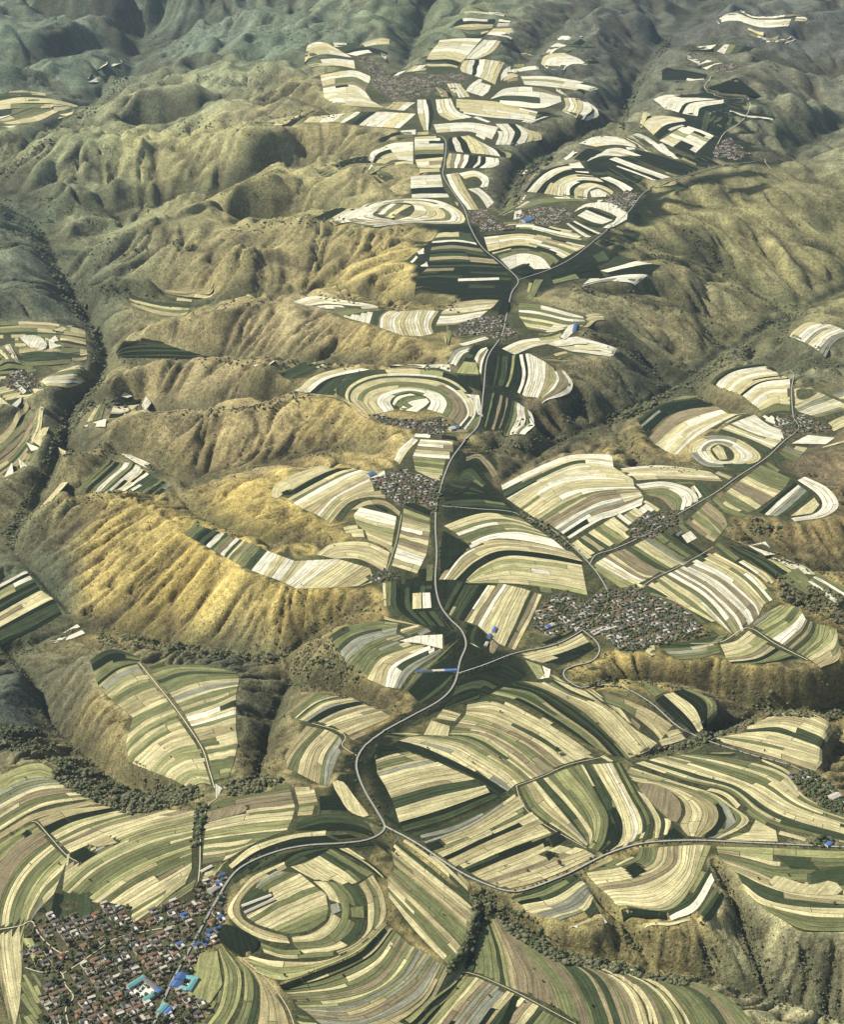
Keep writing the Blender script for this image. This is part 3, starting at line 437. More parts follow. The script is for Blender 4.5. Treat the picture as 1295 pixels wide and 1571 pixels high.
terr('white arcs of terraces over the long dark gully',-6,[
 ([[(1003,152,-18),(1019,146,-18),(1040,145,-14)],[(1022,167,-12),(1034,152,-14),(1071,150,-10)],[(1047,174,-6),(1059,159,-6),(1111,153,-4)],[(1071,178,-2),(1076,165,-3),(1111,158,-2)]],[3,4,2],['wkw','wdkw','ww']),
 ([[(988,193,-20),(994,182,-20),(1019,178,-16),(1050,182,-12)],[(1003,207,-14),(1022,192,-14),(1053,186,-10)],[(1010,214,-12),(1034,199,-10),(1074,186,-8)]],[4,2],['wwsw','wk']),
 ([[(1012,216,-12),(1040,229,-10),(1064,239,-8)],[(1052,192,-10),(1080,201,-6),(1096,208,-4)]],[7],['wswkwwk']),
 ([[(1016,106,-30),(1050,108,-22),(1086,115,-12)],[(1016,123,-26),(1050,123,-20),(1080,128,-12)]],[4],['wkkw']),
 ([[(1100,80,-10),(1112,68,-14)],[(1112,84,-8),(1120,68,-12)],[(1150,80,-10),(1160,72,-14)]],[1,3],['w','kdg']),
 ([[(1100,30,5),(1125,19,4),(1160,30,6),(1215,30,4)],[(1105,34,6),(1130,32,8),(1170,42,8),(1210,39,6)]],[3],['wws']),
 ([[(1120,166),(1150,172),(1190,180)],[(1120,172),(1150,182),(1186,186)]],[3],['kdw']),
],[('w',[(1036,70),(1065,65),(1100,68),(1091,80),(1045,78)]),('w',[(1070,100),(1085,93),(1110,97),(1095,100),(1085,108)]),('k',[(1085,135),(1130,130),(1170,148),(1110,145)])])
terr('white ringed knoll beside the far highway',0,[
 ([[(505,340,-12),(539,319,-14),(598,307,-6),(666,307,0),(706,324,0),(712,342,0),(669,344,-2),(622,343,-4),(576,350,-8),(533,344,-10),(505,340,-12)],[(535,337,-2),(560,322,-2),(603,311,2),(650,312,5),(680,324,6),(682,335,5),(650,338,4),(618,339,3),(580,342,1),(555,340,0),(535,337,-2)],[(572,328,8),(585,316,8),(605,310,8),(628,312,9),(636,320,9),(630,330,9),(615,334,9),(595,335,8),(580,333,8),(572,328,8)]],[4,3],['wswg','wsws']),
 ([[(576,327,10),(600,312,10)],[(600,333,10),(632,315,10)]],[3],['swg']),
 ([[(480,336,-28),(500,326,-26),(520,318,-24)],[(498,340,-18),(515,331,-18),(535,320,-16)]],[2],['kw']),
 ([[(630,270),(676,268)],[(630,289),(680,287)],[(632,304),(690,303)]],[4,3],['wsw','wkw']),
 ([[(684,268),(694,290),(718,322)],[(703,265),(716,290),(735,322)]],[3],['wws']),
 ([[(704,266),(730,262),(750,274),(748,290)],[(713,275),(730,271),(740,280),(736,287)]],[2],['ws']),
 ([[(717,290),(735,301),(748,320)],[(735,288),(750,300),(758,310)]],[2],['ws']),
 ([[(565,246,-14),(571,232,-14),(600,221,-12),(634,218,-4)],[(576,250,-8),(586,240,-8),(605,234,-5),(634,232,0)],[(590,252,-5),(605,245,-3),(634,248,0)]],[3,2],['wkw','sw']),
 ([[(512,252,-26),(540,243,-22),(562,240,-18)],[(520,256,-22),(545,250,-18),(570,250,-12)]],[2],['kw']),
 ([[(636,210),(681,208)],[(636,230),(681,230)],[(637,245),(680,241)],[(641,258),(676,258)]],[5,2,3],['wswsk','kw','sww']),
 ([[(688,212),(687,222),(689,232)],[(720,208),(735,218),(745,237)],[(745,222),(760,230),(768,240)],[(770,232),(785,235),(783,241)]],[5,3,2],['wswsk','wsw','kw']),
 ([[(689,235),(685,247),(685,258)],[(720,238),(718,248),(712,258)],[(745,241),(745,250),(735,258)],[(765,243),(766,252),(752,258)]],[5,4,2],['wsbws','wkdk','w']),
],[('w',[(455,337),(463,331),(470,333),(458,339)])])
terr('far white fields around the distant village',0,[
 ([[(465,188,-18),(475,180,-20)],[(520,188,-10),(545,172,-12)],[(560,193,-6),(590,172,-8)],[(613,197,-2),(638,175,-2)]],[5,4,4],['kwsw','wksw','wsw']),
 ([[(640,153),(641,175),(650,200)],[(660,153),(666,175),(660,200)]],[3],['wkw']),
 ([[(668,153),(673,175),(690,185)],[(692,151),(702,170),(725,180)]],[4],['wsww']),
 ([[(665,191),(720,188),(765,195)],[(670,204),(720,202),(755,214)]],[3],['wsw']),
 ([[(700,152),(760,156),(800,166),(825,171)],[(700,173),(750,180),(790,183),(820,186)]],[5],['wswsw']),
 ([[(800,187,-2),(820,177,-4),(830,171,-5)],[(820,190,-8),(845,180,-12),(865,180,-16)]],[4],['wkwd']),
 ([[(750,190),(765,205),(760,222)],[(790,190),(800,205),(790,222)],[(812,200,-8),(830,205,-14),(832,212,-14)]],[4,3],['wswk','wsw']),
 ([[(755,150),(775,136),(820,134),(860,146)],[(750,155),(790,163),(830,166),(862,156)]],[4],['wsw']),
 ([[(799,117),(850,118),(930,132)],[(805,130),(850,134),(895,140)]],[4],['wswk']),
 ([[(865,150),(868,162),(862,170)],[(890,150),(895,165),(885,178)],[(910,160,-8),(920,172,-14),(905,178,-14)]],[4,2],['wsws','w']),
 ([[(830,98,-12),(836,86,-12),(865,81,-6)],[(840,105,-10),(850,93,-8),(890,89,-2)],[(866,104,-8),(880,98,-6),(902,99,-4)]],[2,2],['ws','w']),
 ([[(838,79),(855,63)],[(846,81),(870,69)]],[1],['w']),
 ([[(471,70,-14),(490,62,-16),(512,72,-10)],[(467,90,-12),(500,83,-8),(540,89,-5)]],[4],['wsw']),
 ([[(468,94,-12),(510,90,-6),(543,93,-4)],[(475,101,-10),(520,101,-4),(545,106,-3)]],[2],['ws']),
 ([[(491,115,-8),(540,108,-4),(570,118,-2)],[(495,135,-8),(540,130,-4),(560,140,-2)],[(497,148,-8),(540,145,-4),(570,155,-2)],[(520,160,-4),(550,163,-2),(590,165,0)]],[4,4,3],['wsws','wkws','wsw']),
 ([[(520,81,-8),(560,73,-6),(595,79,-6)],[(546,86,-4),(570,81,-3),(592,88,-4)]],[2],['wk']),
 ([[(555,66,-10),(575,60,-12),(598,60,-14)],[(560,72,-8),(580,68,-8),(597,68,-10)]],[2],['ws']),
 ([[(690,40,2),(710,29,2),(760,31,2)],[(700,43,2),(720,46,2),(755,43,2)]],[4],['wskw']),
 ([[(757,44),(790,43)],[(747,53),(785,57)]],[2],['ws']),
 ([[(675,62),(700,59),(740,59)],[(660,80),(690,79),(718,85)],[(652,95),(690,95),(704,100)],[(658,107),(700,107)]],[5,3,3],['wsws','wsk','ksd']),
 ([[(742,61),(727,76),(714,90)],[(770,62),(756,80),(732,91)]],[3],['wsw']),
 ([[(711,93),(706,104),(708,110)],[(745,91),(741,110),(736,119)],[(775,95),(765,115),(760,130)]],[4,4],['wkws','wsws']),
 ([[(735,121),(722,130),(714,140)],[(755,126),(750,140),(740,148)]],[3],['wsw']),
 ([[(622,111),(635,101)],[(652,108),(663,98)]],[4],['wkws']),
],[('w',[(613,201),(638,199),(638,207),(620,206)]),('w',[(855,60),(862,55),(895,57),(865,65)]),('k',[(770,61),(785,65),(792,75),(775,80)])])
terr('pale valley fields beside the far gorge',-225,[
 ([[(-10,185),(35,165),(62,162)],[(10,195),(55,190),(90,175)]],[4],['wwgs']),
 ([[(70,169),(80,161),(112,163)],[(76,173),(95,174),(108,169)]],[2],['ws']),
],[('w',[(62,150),(85,137),(103,144),(85,153)]),('s',[(25,146),(35,140),(45,142),(30,148)]),('w',[(132,108),(165,97),(164,102),(142,110)]),('w',[(163,103),(185,92),(188,96),(170,104)]),('w',[(134,129),(152,123),(151,128)])])
terr('pale fields scattered round the valley hamlet',-165,[
 ([[(-10,530),(6,547)],[(12,514),(28,545)]],[3],['wsg']),
 ([[(56,563),(90,560),(125,555)],[(60,578),(95,575),(130,570)],[(70,591),(100,592),(118,580)]],[3,3],['gws','sws']),
 ([[(60,617),(55,640),(45,665)],[(66,622),(61,645),(56,668)]],[2],['ws']),
],[('w',[(30,520),(48,514),(62,518),(72,530),(68,537),(50,535)]),('w',[(74,522),(84,515),(94,531),(75,536)]),('s',[(80,508),(98,500),(112,500),(95,510)]),('w',[(18,588),(25,586),(40,600),(35,605)]),('s',[(-10,602),(14,620),(-5,632)]),('w',[(15,620),(33,612),(32,622),(20,630)]),('s',[(50,600),(65,596),(68,602),(52,606)]),('s',[(60,655),(75,660),(62,685),(50,683)]),('w',[(40,684),(62,684),(48,696)]),('w',[(28,708),(40,712),(44,725),(32,725)]),('w',[(5,731),(18,715),(20,725),(10,738)]),('g',[(92,532),(118,534),(122,540),(100,543)])])
terr('low dull terraces along both banks of the gorge',-205,[
 ([[(-30,498),(60,494),(130,505)],[(-30,524),(60,522),(132,528)],[(-30,550),(60,546),(134,546)],[(-30,580),(60,574),(128,572)],[(-30,612),(20,600),(62,596)],[(-30,638),(10,630),(30,625)]],[4,4,4,4,4],['ogds','sgod','gdog','osgd','gdso']),
 ([[(-30,690),(10,660),(40,620)],[(-20,735),(25,700),(60,650)],[(10,745),(50,710),(70,670)]],[3,3],['gob','dgo']),
 ([[(-30,150),(20,140),(70,142),(112,150)],[(-30,165),(30,158),(80,158),(120,162)],[(-30,205),(40,190),(110,176)]],[3,4],['gds','gdsg']),
])
terr('thin pale terraces along the foot of the third bare ridge',-165,[
 ([[(196,455),(240,464),(292,470)],[(202,470),(250,484),(286,486)]],[4],['osgw']),
 ([[(215,440),(260,446),(330,452)],[(205,448),(255,456),(325,462)]],[3],['gos']),
])
terr('white stepped plots at the foot of the bare ridge',-140,[
 ([[(176,616),(200,617),(222,614)],[(166,643),(180,643),(195,637)]],[6],['wkskws']),
 ([[(132,646),(146,623)],[(155,645),(163,617)]],[3],['gsg']),
],[('w',[(128,658),(140,648),(163,645),(161,657)]),('w',[(217,625),(223,609),(232,623),(222,630)]),('w',[(185,612),(190,607),(203,611),(195,616)])])
terr('dark and pale cross strips on the valley saddle',-115,[
 ([[(118,750,-125),(165,708,-132)],[(155,757,-118),(205,715,-125)],[(200,758,-112),(240,735,-116)],[(245,760,-106),(262,744,-110)]],[4,7,3],['gwkd','dkwdkws','gdk']),
],[('s',[(90,696),(120,694),(107,720)]),('w',[(184,696),(200,699),(230,712),(225,718),(205,711)]),('s',[(50,790),(95,748),(106,752),(62,785)])])
terr('dark wheat strips on the valley floor at the frame edge',-178,[
 ([[(-15,905),(20,885),(40,876)],[(-15,922),(25,900),(50,888)],[(-15,948),(35,920),(62,905)],[(-15,970),(40,940),(82,918)],[(-15,993),(50,967),(95,942)]],[3,3,2,4],['dkw','kdk','sb','kdkd']),
],[('w',[(75,985),(118,958),(122,962),(95,982)]),('w',[(80,988),(125,967),(130,973),(110,980)])])
terr('dark terraces low on the bare ridge above the gorge',-135,[
 ([[(176,532,-125),(200,525,-122),(240,525,-115)],[(182,551,-148),(230,551,-140),(330,552,-128)]],[5],['kdkdk']),
])
# bare slopes: colour of soil and grass at photo points (linear)
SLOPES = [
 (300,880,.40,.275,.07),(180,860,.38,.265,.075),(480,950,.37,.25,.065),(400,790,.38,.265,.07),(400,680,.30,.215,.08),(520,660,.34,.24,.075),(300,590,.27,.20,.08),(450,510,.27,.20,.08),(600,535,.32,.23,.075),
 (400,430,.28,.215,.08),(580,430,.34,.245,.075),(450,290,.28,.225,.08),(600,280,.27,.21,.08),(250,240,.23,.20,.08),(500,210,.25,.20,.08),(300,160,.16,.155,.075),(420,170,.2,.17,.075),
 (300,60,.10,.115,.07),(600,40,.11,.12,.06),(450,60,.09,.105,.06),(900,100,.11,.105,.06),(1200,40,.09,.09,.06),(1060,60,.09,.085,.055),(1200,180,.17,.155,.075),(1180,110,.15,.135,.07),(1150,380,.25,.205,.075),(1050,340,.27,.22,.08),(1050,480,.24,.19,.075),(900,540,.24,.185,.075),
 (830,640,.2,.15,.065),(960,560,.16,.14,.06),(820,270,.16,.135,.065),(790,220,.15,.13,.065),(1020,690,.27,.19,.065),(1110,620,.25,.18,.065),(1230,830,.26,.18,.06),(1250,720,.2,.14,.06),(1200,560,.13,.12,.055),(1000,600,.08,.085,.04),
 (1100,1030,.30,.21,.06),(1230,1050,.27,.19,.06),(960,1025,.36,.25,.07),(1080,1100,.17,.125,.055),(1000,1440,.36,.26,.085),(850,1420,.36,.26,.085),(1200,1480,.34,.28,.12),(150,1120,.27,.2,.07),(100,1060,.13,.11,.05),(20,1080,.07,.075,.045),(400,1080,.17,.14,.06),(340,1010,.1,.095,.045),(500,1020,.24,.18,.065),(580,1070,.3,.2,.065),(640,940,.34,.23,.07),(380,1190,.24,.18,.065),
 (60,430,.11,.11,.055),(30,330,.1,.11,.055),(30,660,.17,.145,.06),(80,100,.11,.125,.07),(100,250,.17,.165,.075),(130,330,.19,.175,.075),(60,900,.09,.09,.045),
]
# dark wheat and scrub ground: polygons in the photo, strength
WHEAT = [
 [(600,890),(670,880),(700,890),(760,895),(690,960),(720,985),(800,1010),(810,1040),(740,1070),(700,1080),(640,1110),(560,1160),(540,1250),(500,1230),(530,1150),(620,1090),(680,1040),(690,990),(660,960),(612,930)],
 [(560,1170),(600,1140),(780,1220),(640,1285),(600,1270)],
 [(690,740),(760,740),(800,790),(680,800)],[(690,680),(760,660),(760,720),(700,735)],
 [(640,345),(730,345),(790,430),(780,480),(650,460),(620,430)],[(740,530),(800,530),(800,670),(740,665)],
 [(800,420),(900,380),(1000,290),(1180,255),(1180,290),(1010,330),(960,390),(830,450)],
 [(1030,140),(1090,130),(1180,150),(1195,250),(1070,255),(1045,190)],[(330,1330),(360,1335),(480,1298),(590,1285),(580,1300),(480,1310),(380,1345)],
 [(895,240),(980,240),(1000,300),(920,280)],[(980,640),(1060,600),(1110,620),(1000,680)],
]
WOODS = [
 ([(85,1160),(130,1160),(190,1205),(300,1205),(310,1222),(240,1245),(190,1250),(160,1235),(120,1220),(80,1195)],900),
 ([(345,1200),(395,1190),(440,1195),(400,1215),(350,1222)],160),
 ([(0,1110),(60,1120),(120,1170),(90,1175),(30,1150),(0,1150)],260),
 ([(735,1365),(760,1375),(750,1400),(735,1440),(712,1475),(690,1495),(688,1480),(715,1450),(728,1400)],200),
 ([(740,1375),(800,1410),(860,1455),(960,1480),(1060,1500),(1060,1515),(960,1495),(850,1475),(780,1430)],420),
 ([(150,955),(300,985),(430,1000),(430,1015),(300,1003),(150,985)],420),
 ([(300,1232),(318,1236),(305,1300),(293,1300)],60),
 ([(1160,1080),(1295,1080),(1295,1100),(1160,1100)],160),
 ([(1010,1150),(1060,1135),(1160,1095),(1160,1108),(1060,1150)],130),
 ([(800,785),(850,810),(880,838),(870,842),(830,815),(795,790)],90),
 ([(60,740),(90,690),(140,620),(165,560),(150,500),(140,510),(145,570),(95,640),(50,750),(0,820),(20,840)],420),
 ([(20,240),(110,180),(150,150),(200,100),(215,110),(160,165),(110,200),(0,280)],420),
 ([(0,300),(60,340),(95,420),(160,520),(140,520),(80,430),(40,350),(0,325)],300),
 ([(1150,790),(1195,810),(1200,830),(1150,815)],60),
 ([(1190,880),(1295,915),(1295,960),(1200,920)],220),
 ([(420,900),(560,940),(440,1000),(430,985)],0),
 ([(930,640),(1000,605),(1070,575),(1150,520),(1160,530),(1070,590),(1000,625),(935,655)],260),
 ([(1000,975),(1080,965),(1090,975),(1010,992)],30),
 ([(785,300),(800,262),(840,240),(850,245),(808,270),(792,305)],160),
 ([(950,195),(962,150),(990,100),(1030,50),(1038,55),(998,105),(970,160),(958,200)],220),
 ([(480,960),(520,1000),(560,1040),(500,1050),(450,1020)],160),
]

# gently sloping benches above the gorge: polygon, height
BENCHES = [
 ([(1018,1400),(1090,1335),(1102,1350),(1116,1400),(1085,1420),(1000,1420)],-8),
 ([(785,1385),(900,1345),(925,1395),(930,1425),(880,1428),(820,1405)],-8),
 ([(-60,495),(60,490),(130,500),(140,545),(125,580),(60,600),(20,632),(-60,640)],-205),
 ([(-60,135),(100,140),(112,170),(60,200),(-60,205)],-262),
 ([(40,600),(75,650),(60,700),(20,735),(-40,745),(-20,690),(40,640)],-215),
 ([(125,610),(225,605),(232,625),(165,655),(128,660)],-178),
]
# ------------------------------------------------------------------ curve helpers
def smooth_line(pts, n=None, step=None):
    """Catmull-Rom through pts, resampled evenly; works for any number of columns."""
    P = np.array([list(p) for p in pts], float)
    if len(P) == 2:
        dense = P[0] + (P[1] - P[0]) * np.linspace(0, 1, 40)[:, None]
    else:
        closed = np.allclose(P[0, :2], P[-1, :2])
        a = P[-2] if closed else 2 * P[0] - P[1]
        b = P[1] if closed else 2 * P[-1] - P[-2]
        Q = np.vstack([a, P, b])
        out = []
        t = np.linspace(0, 1, 16, endpoint=False)[:, None]
        for i in range(1, len(Q) - 2):
            p0, p1, p2, p3 = Q[i - 1], Q[i], Q[i + 1], Q[i + 2]
            m1 = (p2 - p0) * 0.5; m2 = (p3 - p1) * 0.5
            L = np.hypot(*(p2 - p1)[:2])
            for m in (m1, m2):
                l = np.hypot(*m[:2])
                if l > L * 1.2: m *= L * 1.2 / l
            out.append((2*t**3-3*t**2+1)*p1 + (t**3-2*t**2+t)*m1 + (-2*t**3+3*t**2)*p2 + (t**3-t**2)*m2)
        dense = np.vstack(out + [P[-1:]])
    d = np.hypot(np.diff(dense[:, 0]), np.diff(dense[:, 1]))
    s = np.concatenate([[0], np.cumsum(d)])
    if n is None: n = max(3, int(s[-1] / step) + 1)
    q = np.linspace(0, s[-1], n)
    return np.stack([np.interp(q, s, dense[:, k]) for k in range(dense.shape[1])], 1)

def inpoly(px, py, poly):
    px = np.asarray(px, float); py = np.asarray(py, float)
    res = np.zeros(px.shape, bool)
    n = len(poly); j = n - 1
    for i in range(n):
        xi, yi = poly[i][:2]; xj, yj = poly[j][:2]
        if yi != yj:
            c = ((yi > py) != (yj > py)) & (px < (xj - xi) * (py - yi) / (yj - yi) + xi)
            res ^= c
        j = i
    return res

# ------------------------------------------------------------------ terrain on a polar grid (cells grow with distance)
CELL = 0.00131
R0, R1 = 1850.0, 17000.0
PHI = 0.405
NX = int(2 * PHI / CELL) + 1
NY = int(math.log(R1 / R0) / CELL) + 1
phi = (np.arange(NX) - (NX - 1) / 2) * CELL
rad = R0 * np.exp(np.arange(NY) * CELL)
GX = rad[:, None] * np.sin(phi)[None, :]
GY = rad[:, None] * np.cos(phi)[None, :]
CS = (rad * CELL)[:, None]          # cell size in metres

def grid_idx(x, y):
    x = np.asarray(x, float); y = np.asarray(y, float)
    fi = np.arctan2(x, y) / CELL + (NX - 1) / 2
    fj = np.log(np.maximum(np.hypot(x, y), 1.0) / R0) / CELL
    return fi, fj

def sample(F, x, y):
    fi, fj = grid_idx(x, y)
    fi = np.clip(fi, 0, NX - 1.001); fj = np.clip(fj, 0, NY - 1.001)
    i = fi.astype(int); j = fj.astype(int)
    a = fi - i; b = fj - j
    f = F.ravel(); k = j * NX + i
    return (f[k]*(1-a)+f[k+1]*a)*(1-b) + (f[k+NX]*(1-a)+f[k+NX+1]*a)*b

def vnoise(x, y, seed):
    xi = np.floor(x); yi = np.floor(y)
    fx = x - xi; fy = y - yi
    fx = fx*fx*fx*(fx*(fx*6-15)+10); fy = fy*fy*fy*(fy*(fy*6-15)+10)
    xi = xi.astype(np.int64); yi = yi.astype(np.int64)
    def h(a, b):
        n = (a * 374761393 + b * 668265263 + seed * 982451653) & 0xffffffff
        n = ((n ^ (n >> 13)) * 1274126177) & 0xffffffff
        n = n ^ (n >> 16)
        return (n & 0xffff) / 32767.5 - 1.0
    return (h(xi,yi)*(1-fx)+h(xi+1,yi)*fx)*(1-fy) + (h(xi,yi+1)*(1-fx)+h(xi+1,yi+1)*fx)*fy

def blur(F, k, it=2):
    for _ in range(it):
        for ax in (0, 1):
            P = np.pad(F, [(k+1, k) if a == ax else (0, 0) for a in (0, 1)], mode='edge')
            c = np.cumsum(P, axis=ax, dtype=np.float64)
            n = F.shape[ax]
            F = (np.take(c, np.arange(2*k+1, 2*k+1+n), ax) - np.take(c, np.arange(0, n), ax)) / (2*k+1)
    return F

num = np.zeros(NX * NY); den = np.zeros(NX * NY)
patch_mask = np.zeros(NX * NY, bool); valley_mask = np.zeros(NX * NY, bool); ridge_mask = np.zeros(NX * NY, bool)
def pin(x, y, z, w, mask=None):
    fi, fj = grid_idx(x, y)
    i = np.rint(fi).astype(int); j = np.rint(fj).astype(int)
    ok = (i >= 0) & (i < NX) & (j >= 0) & (j < NY)
    k = j[ok] * NX + i[ok]
    num[:] += np.bincount(k, np.broadcast_to(z, ok.shape)[ok] * w, NX * NY)
    den[:] += np.bincount(k, minlength=NX * NY) * w
    if mask is not None: mask[k] = True

# photo-space registry of what already stands where (used to clip strips against each other)
OM = 90
own = np.zeros((int(PH) + 2 * OM, int(PW) + 2 * OM), np.int32)
def own_get(px, py):
    x = np.clip(np.rint(px).astype(int) + OM, 0, own.shape[1] - 1)
    y = np.clip(np.rint(py).astype(int) + OM, 0, own.shape[0] - 1)
    return own[y, x]
def poly_px(poly, step=0.7):
    P = np.array([p[:2] for p in poly], float)
    x = np.arange(P[:, 0].min(), P[:, 0].max() + step, step)
    y = np.arange(P[:, 1].min(), P[:, 1].max() + step, step)
    X, Y = np.meshgrid(x, y)
    m = inpoly(X, Y, poly)
    return X[m], Y[m]
def own_set(px, py, v, only_free=False):
    x = np.rint(px).astype(int) + OM; y = np.rint(py).astype(int) + OM
    ok = (x >= 0) & (y >= 0) & (x < own.shape[1]) & (y < own.shape[0])
    x, y = x[ok], y[ok]
    if only_free:
        f = own[y, x] == 0; x, y = x[f], y[f]
    own[y, x] = v

# relief read off the height of the visible slopes: the side valleys run deeper than the first estimate
def deepen(px, py, z):
    px = np.asarray(px, float); py = np.asarray(py, float); z = np.asarray(z, float)
    t = np.clip((800 - py) / 60, 0, 1)
    k = np.where(px < 720, 1 + (.42 * t + .12 * np.clip((430 - py) / 80, 0, 1)) * np.clip((px - 60) / 140, .1, 1), 1 + .08 * np.clip((770 - py) / 60, 0, 1))
    return np.where(z < 0, z * k, z)
# ---- interpolate every terrace loft: rows of guide samples
def guide_rows(guides, z):
    L = max(np.hypot(np.diff([p[0] for p in g]), np.diff([p[1] for p in g])).sum() for g in guides)
    n = max(4, int(L / 6) + 2)
    rows = []
    for g in guides:
        g3 = [(p[0], p[1], (lambda q: float(deepen(p[0], p[1], q)) if q < -100 else q)(p[2] if len(p) > 2 else z)) for p in g]
        rows.append(smooth_line(g3, n=n))
    return rows, L

LOFT = []       # (terrace index, rows, strip counts, colours)
for ti, (label, z, lofts, plots) in enumerate(T):
    for col, poly in plots:
        X, Y = poly_px(poly)
        own_set(X, Y, -1 - ti)
        zd = float(deepen(poly[0][0], poly[0][1], z)) if z < -100 else z
        x, y = unproject(X, Y, zd)
        if z < -100 or (-10 <= z and col in 'wsy'): pin(x, y, zd, .2, patch_mask)
VPOLY = []
for nm, poly, ang, pitch, dens in VILLAGES:
    X, Y = poly_px(poly)
    own_set(X, Y, -1000)
    vz = -210 if nm == 'valley hamlet' else (-4 if nm in ('yard houses', 'roadside houses') else 0)
    x, y = unproject(X, Y, vz); pin(x, y, vz, 1.0, patch_mask)
    VPOLY.append(vz)
for rd in ROADS:
    g = smooth_line(rd[3], step=0.8)
    hw = np.maximum(rd[2] * 0.5 / mpp(g[:, 1]), 0.6)
    for o in np.linspace(-1, 1, 5):
        own_set(g[:, 0] + o * hw, g[:, 1], -2000)
        own_set(g[:, 0], g[:, 1] + o * hw, -2000)
loft_id = 0
for ti, (label, z, lofts, plots) in enumerate(T):
    for guides, counts, cols in lofts:
        rows, L = guide_rows(guides, z)
        loft_id += 1
        for i in range(len(rows) - 1):
            a, b = rows[i], rows[i + 1]
            wmax = np.hypot(a[:, 0]-b[:, 0], a[:, 1]-b[:, 1]).max()
            nu = int(L / 0.75) + 2; nv = int(wmax / 0.75) + 2
            u = np.linspace(0, len(a) - 1, nu)
            A = np.stack([np.interp(u, np.arange(len(a)), a[:, k]) for k in range(3)], 1)
            B = np.stack([np.interp(u, np.arange(len(a)), b[:, k]) for k in range(3)], 1)
            f = np.linspace(0, 1, nv)[:, None, None]
            G = (A[None] * (1 - f) + B[None] * f).reshape(-1, 3)
            x, y = unproject(G[:, 0], G[:, 1], G[:, 2])
            pin(x, y, G[:, 2], 1.0, patch_mask)
            own_set(G[:, 0], G[:, 1], loft_id, only_free=True)
        LOFT.append((ti, rows, counts, cols, loft_id))
for line in VALLEYS:
    g = smooth_line(line, step=0.4)
    g[:, 2] = deepen(g[:, 0], g[:, 1], g[:, 2])
    x, y = unproject(g[:, 0], g[:, 1], g[:, 2])
    pin(x, y, g[:, 2], 3.0, valley_mask)
bench = np.zeros((NY, NX))
for poly, bz in BENCHES:
    X, Y = poly_px(poly, 5.0)
    x, y = unproject(X, Y, bz)
    pin(x, y, bz + 2 * np.sin(X * .2) + 2 * np.cos(Y * .3), .3)
    X, Y = poly_px(poly, .8)
    fi, fj = grid_idx(*unproject(X, Y, bz))
    i = np.clip(np.rint(fi).astype(int), 0, NX - 1); j = np.clip(np.rint(fj).astype(int), 0, NY - 1)
    bench[j, i] = 1
for line in RIDGES:
    g = smooth_line(line, step=0.4)
    g[:, 2] += 25 * np.clip((420 - g[:, 1]) / 80, 0, 1) * np.clip((520 - g[:, 0]) / 100, 0, 1)
    x, y = unproject(g[:, 0], g[:, 1], g[:, 2])
    pin(x, y, g[:, 2], 0.6, ridge_mask)
# far ranges beyond the top of the frame
for rr, zz in ((12500, 40), (13500, -120), (14500, 90), (16000, 60)):
    ff = np.linspace(-PHI, PHI, 1400)
    r_ = rr + 700 * vnoise(ff * 9 + 5, ff * 0 + rr, 3)
    pin(r_ * np.sin(ff), r_ * np.cos(ff), zz + 90 * vnoise(ff * 30, ff * 0 + rr * .01, 4), 1.0)

num = num.reshape(NY, NX); den = den.reshape(NY, NX)
patch_mask = patch_mask.reshape(NY, NX); valley_mask = valley_mask.reshape(NY, NX); ridge_mask = ridge_mask.reshape(NY, NX)

def solve(num, den, iters):
    levels = [(num, den)]
    while min(levels[-1][0].shape) > 12:
        a, b = levels[-1]
        a = np.pad(a, [(0, a.shape[0] % 2), (0, a.shape[1] % 2)]); b = np.pad(b, [(0, b.shape[0] % 2), (0, b.shape[1] % 2)])
        f = lambda q: q[0::2, 0::2] + q[1::2, 0::2] + q[0::2, 1::2] + q[1::2, 1::2]
        levels.append((f(a), f(b)))
    z = None
    for a, b in reversed(levels):
        fix = b > 0
        val = np.where(fix, a / np.maximum(b, 1e-9), 0)
        if z is None:
            z = np.full(a.shape, val[fix].mean() if fix.any() else 0.0)
        else:
            z = np.repeat(np.repeat(z, 2, 0), 2, 1)[:a.shape[0], :a.shape[1]]
        z = np.where(fix, val, z)
        for _ in range(iters):
            p = np.pad(z, 1, mode='edge')
            z2 = 0.25 * (p[:-2, 1:-1] + p[2:, 1:-1] + p[1:-1, :-2] + p[1:-1, 2:])
            z = np.where(fix, val, z2)
    return z
Z = solve(num, den, 70)
pm = patch_mask.astype(float)
pm_soft = np.clip(blur(pm, 3, 2) * 1.6, 0, 1)
Zs = .5 * blur(Z, 2, 2) + .5 * blur(Z, 1, 1)
Z = Zs
# hummocky ridges on the open hills, away from the fields and the traced gullies
bench = np.clip(blur(bench, 5, 2) * 1.2, 0, 1)
near_ridge = np.clip(blur(ridge_mask.astype(float), 16, 2) * 14, 0, 1)
wide_free = (1 - .9 * bench) * (1 - .8 * near_ridge) * (1 - np.clip(blur(pm, 8, 2) * 2.5, 0, 1)) * (1 - .7 * np.clip(blur(valley_mask.astype(float), 4, 2) * 10, 0, 1))
rg = 1 - np.abs(vnoise(GX / 420 + 3.1, GY / 420, 61)) * 1.6
rg2 = 1 - np.abs(vnoise(GX / 190, GY / 190 + 7.7, 62)) * 1.6
Z = Z + wide_free * np.clip((rad[:, None] - 3300) / 3500, .12, 1.5) * (44 * (rg - .45) + 24 * (rg2 - .45) + 13 * (1 - np.abs(vnoise(GX / 85, GY / 85, 63)) * 1.6 - .45))
Z = blur(Z, 1, 1)
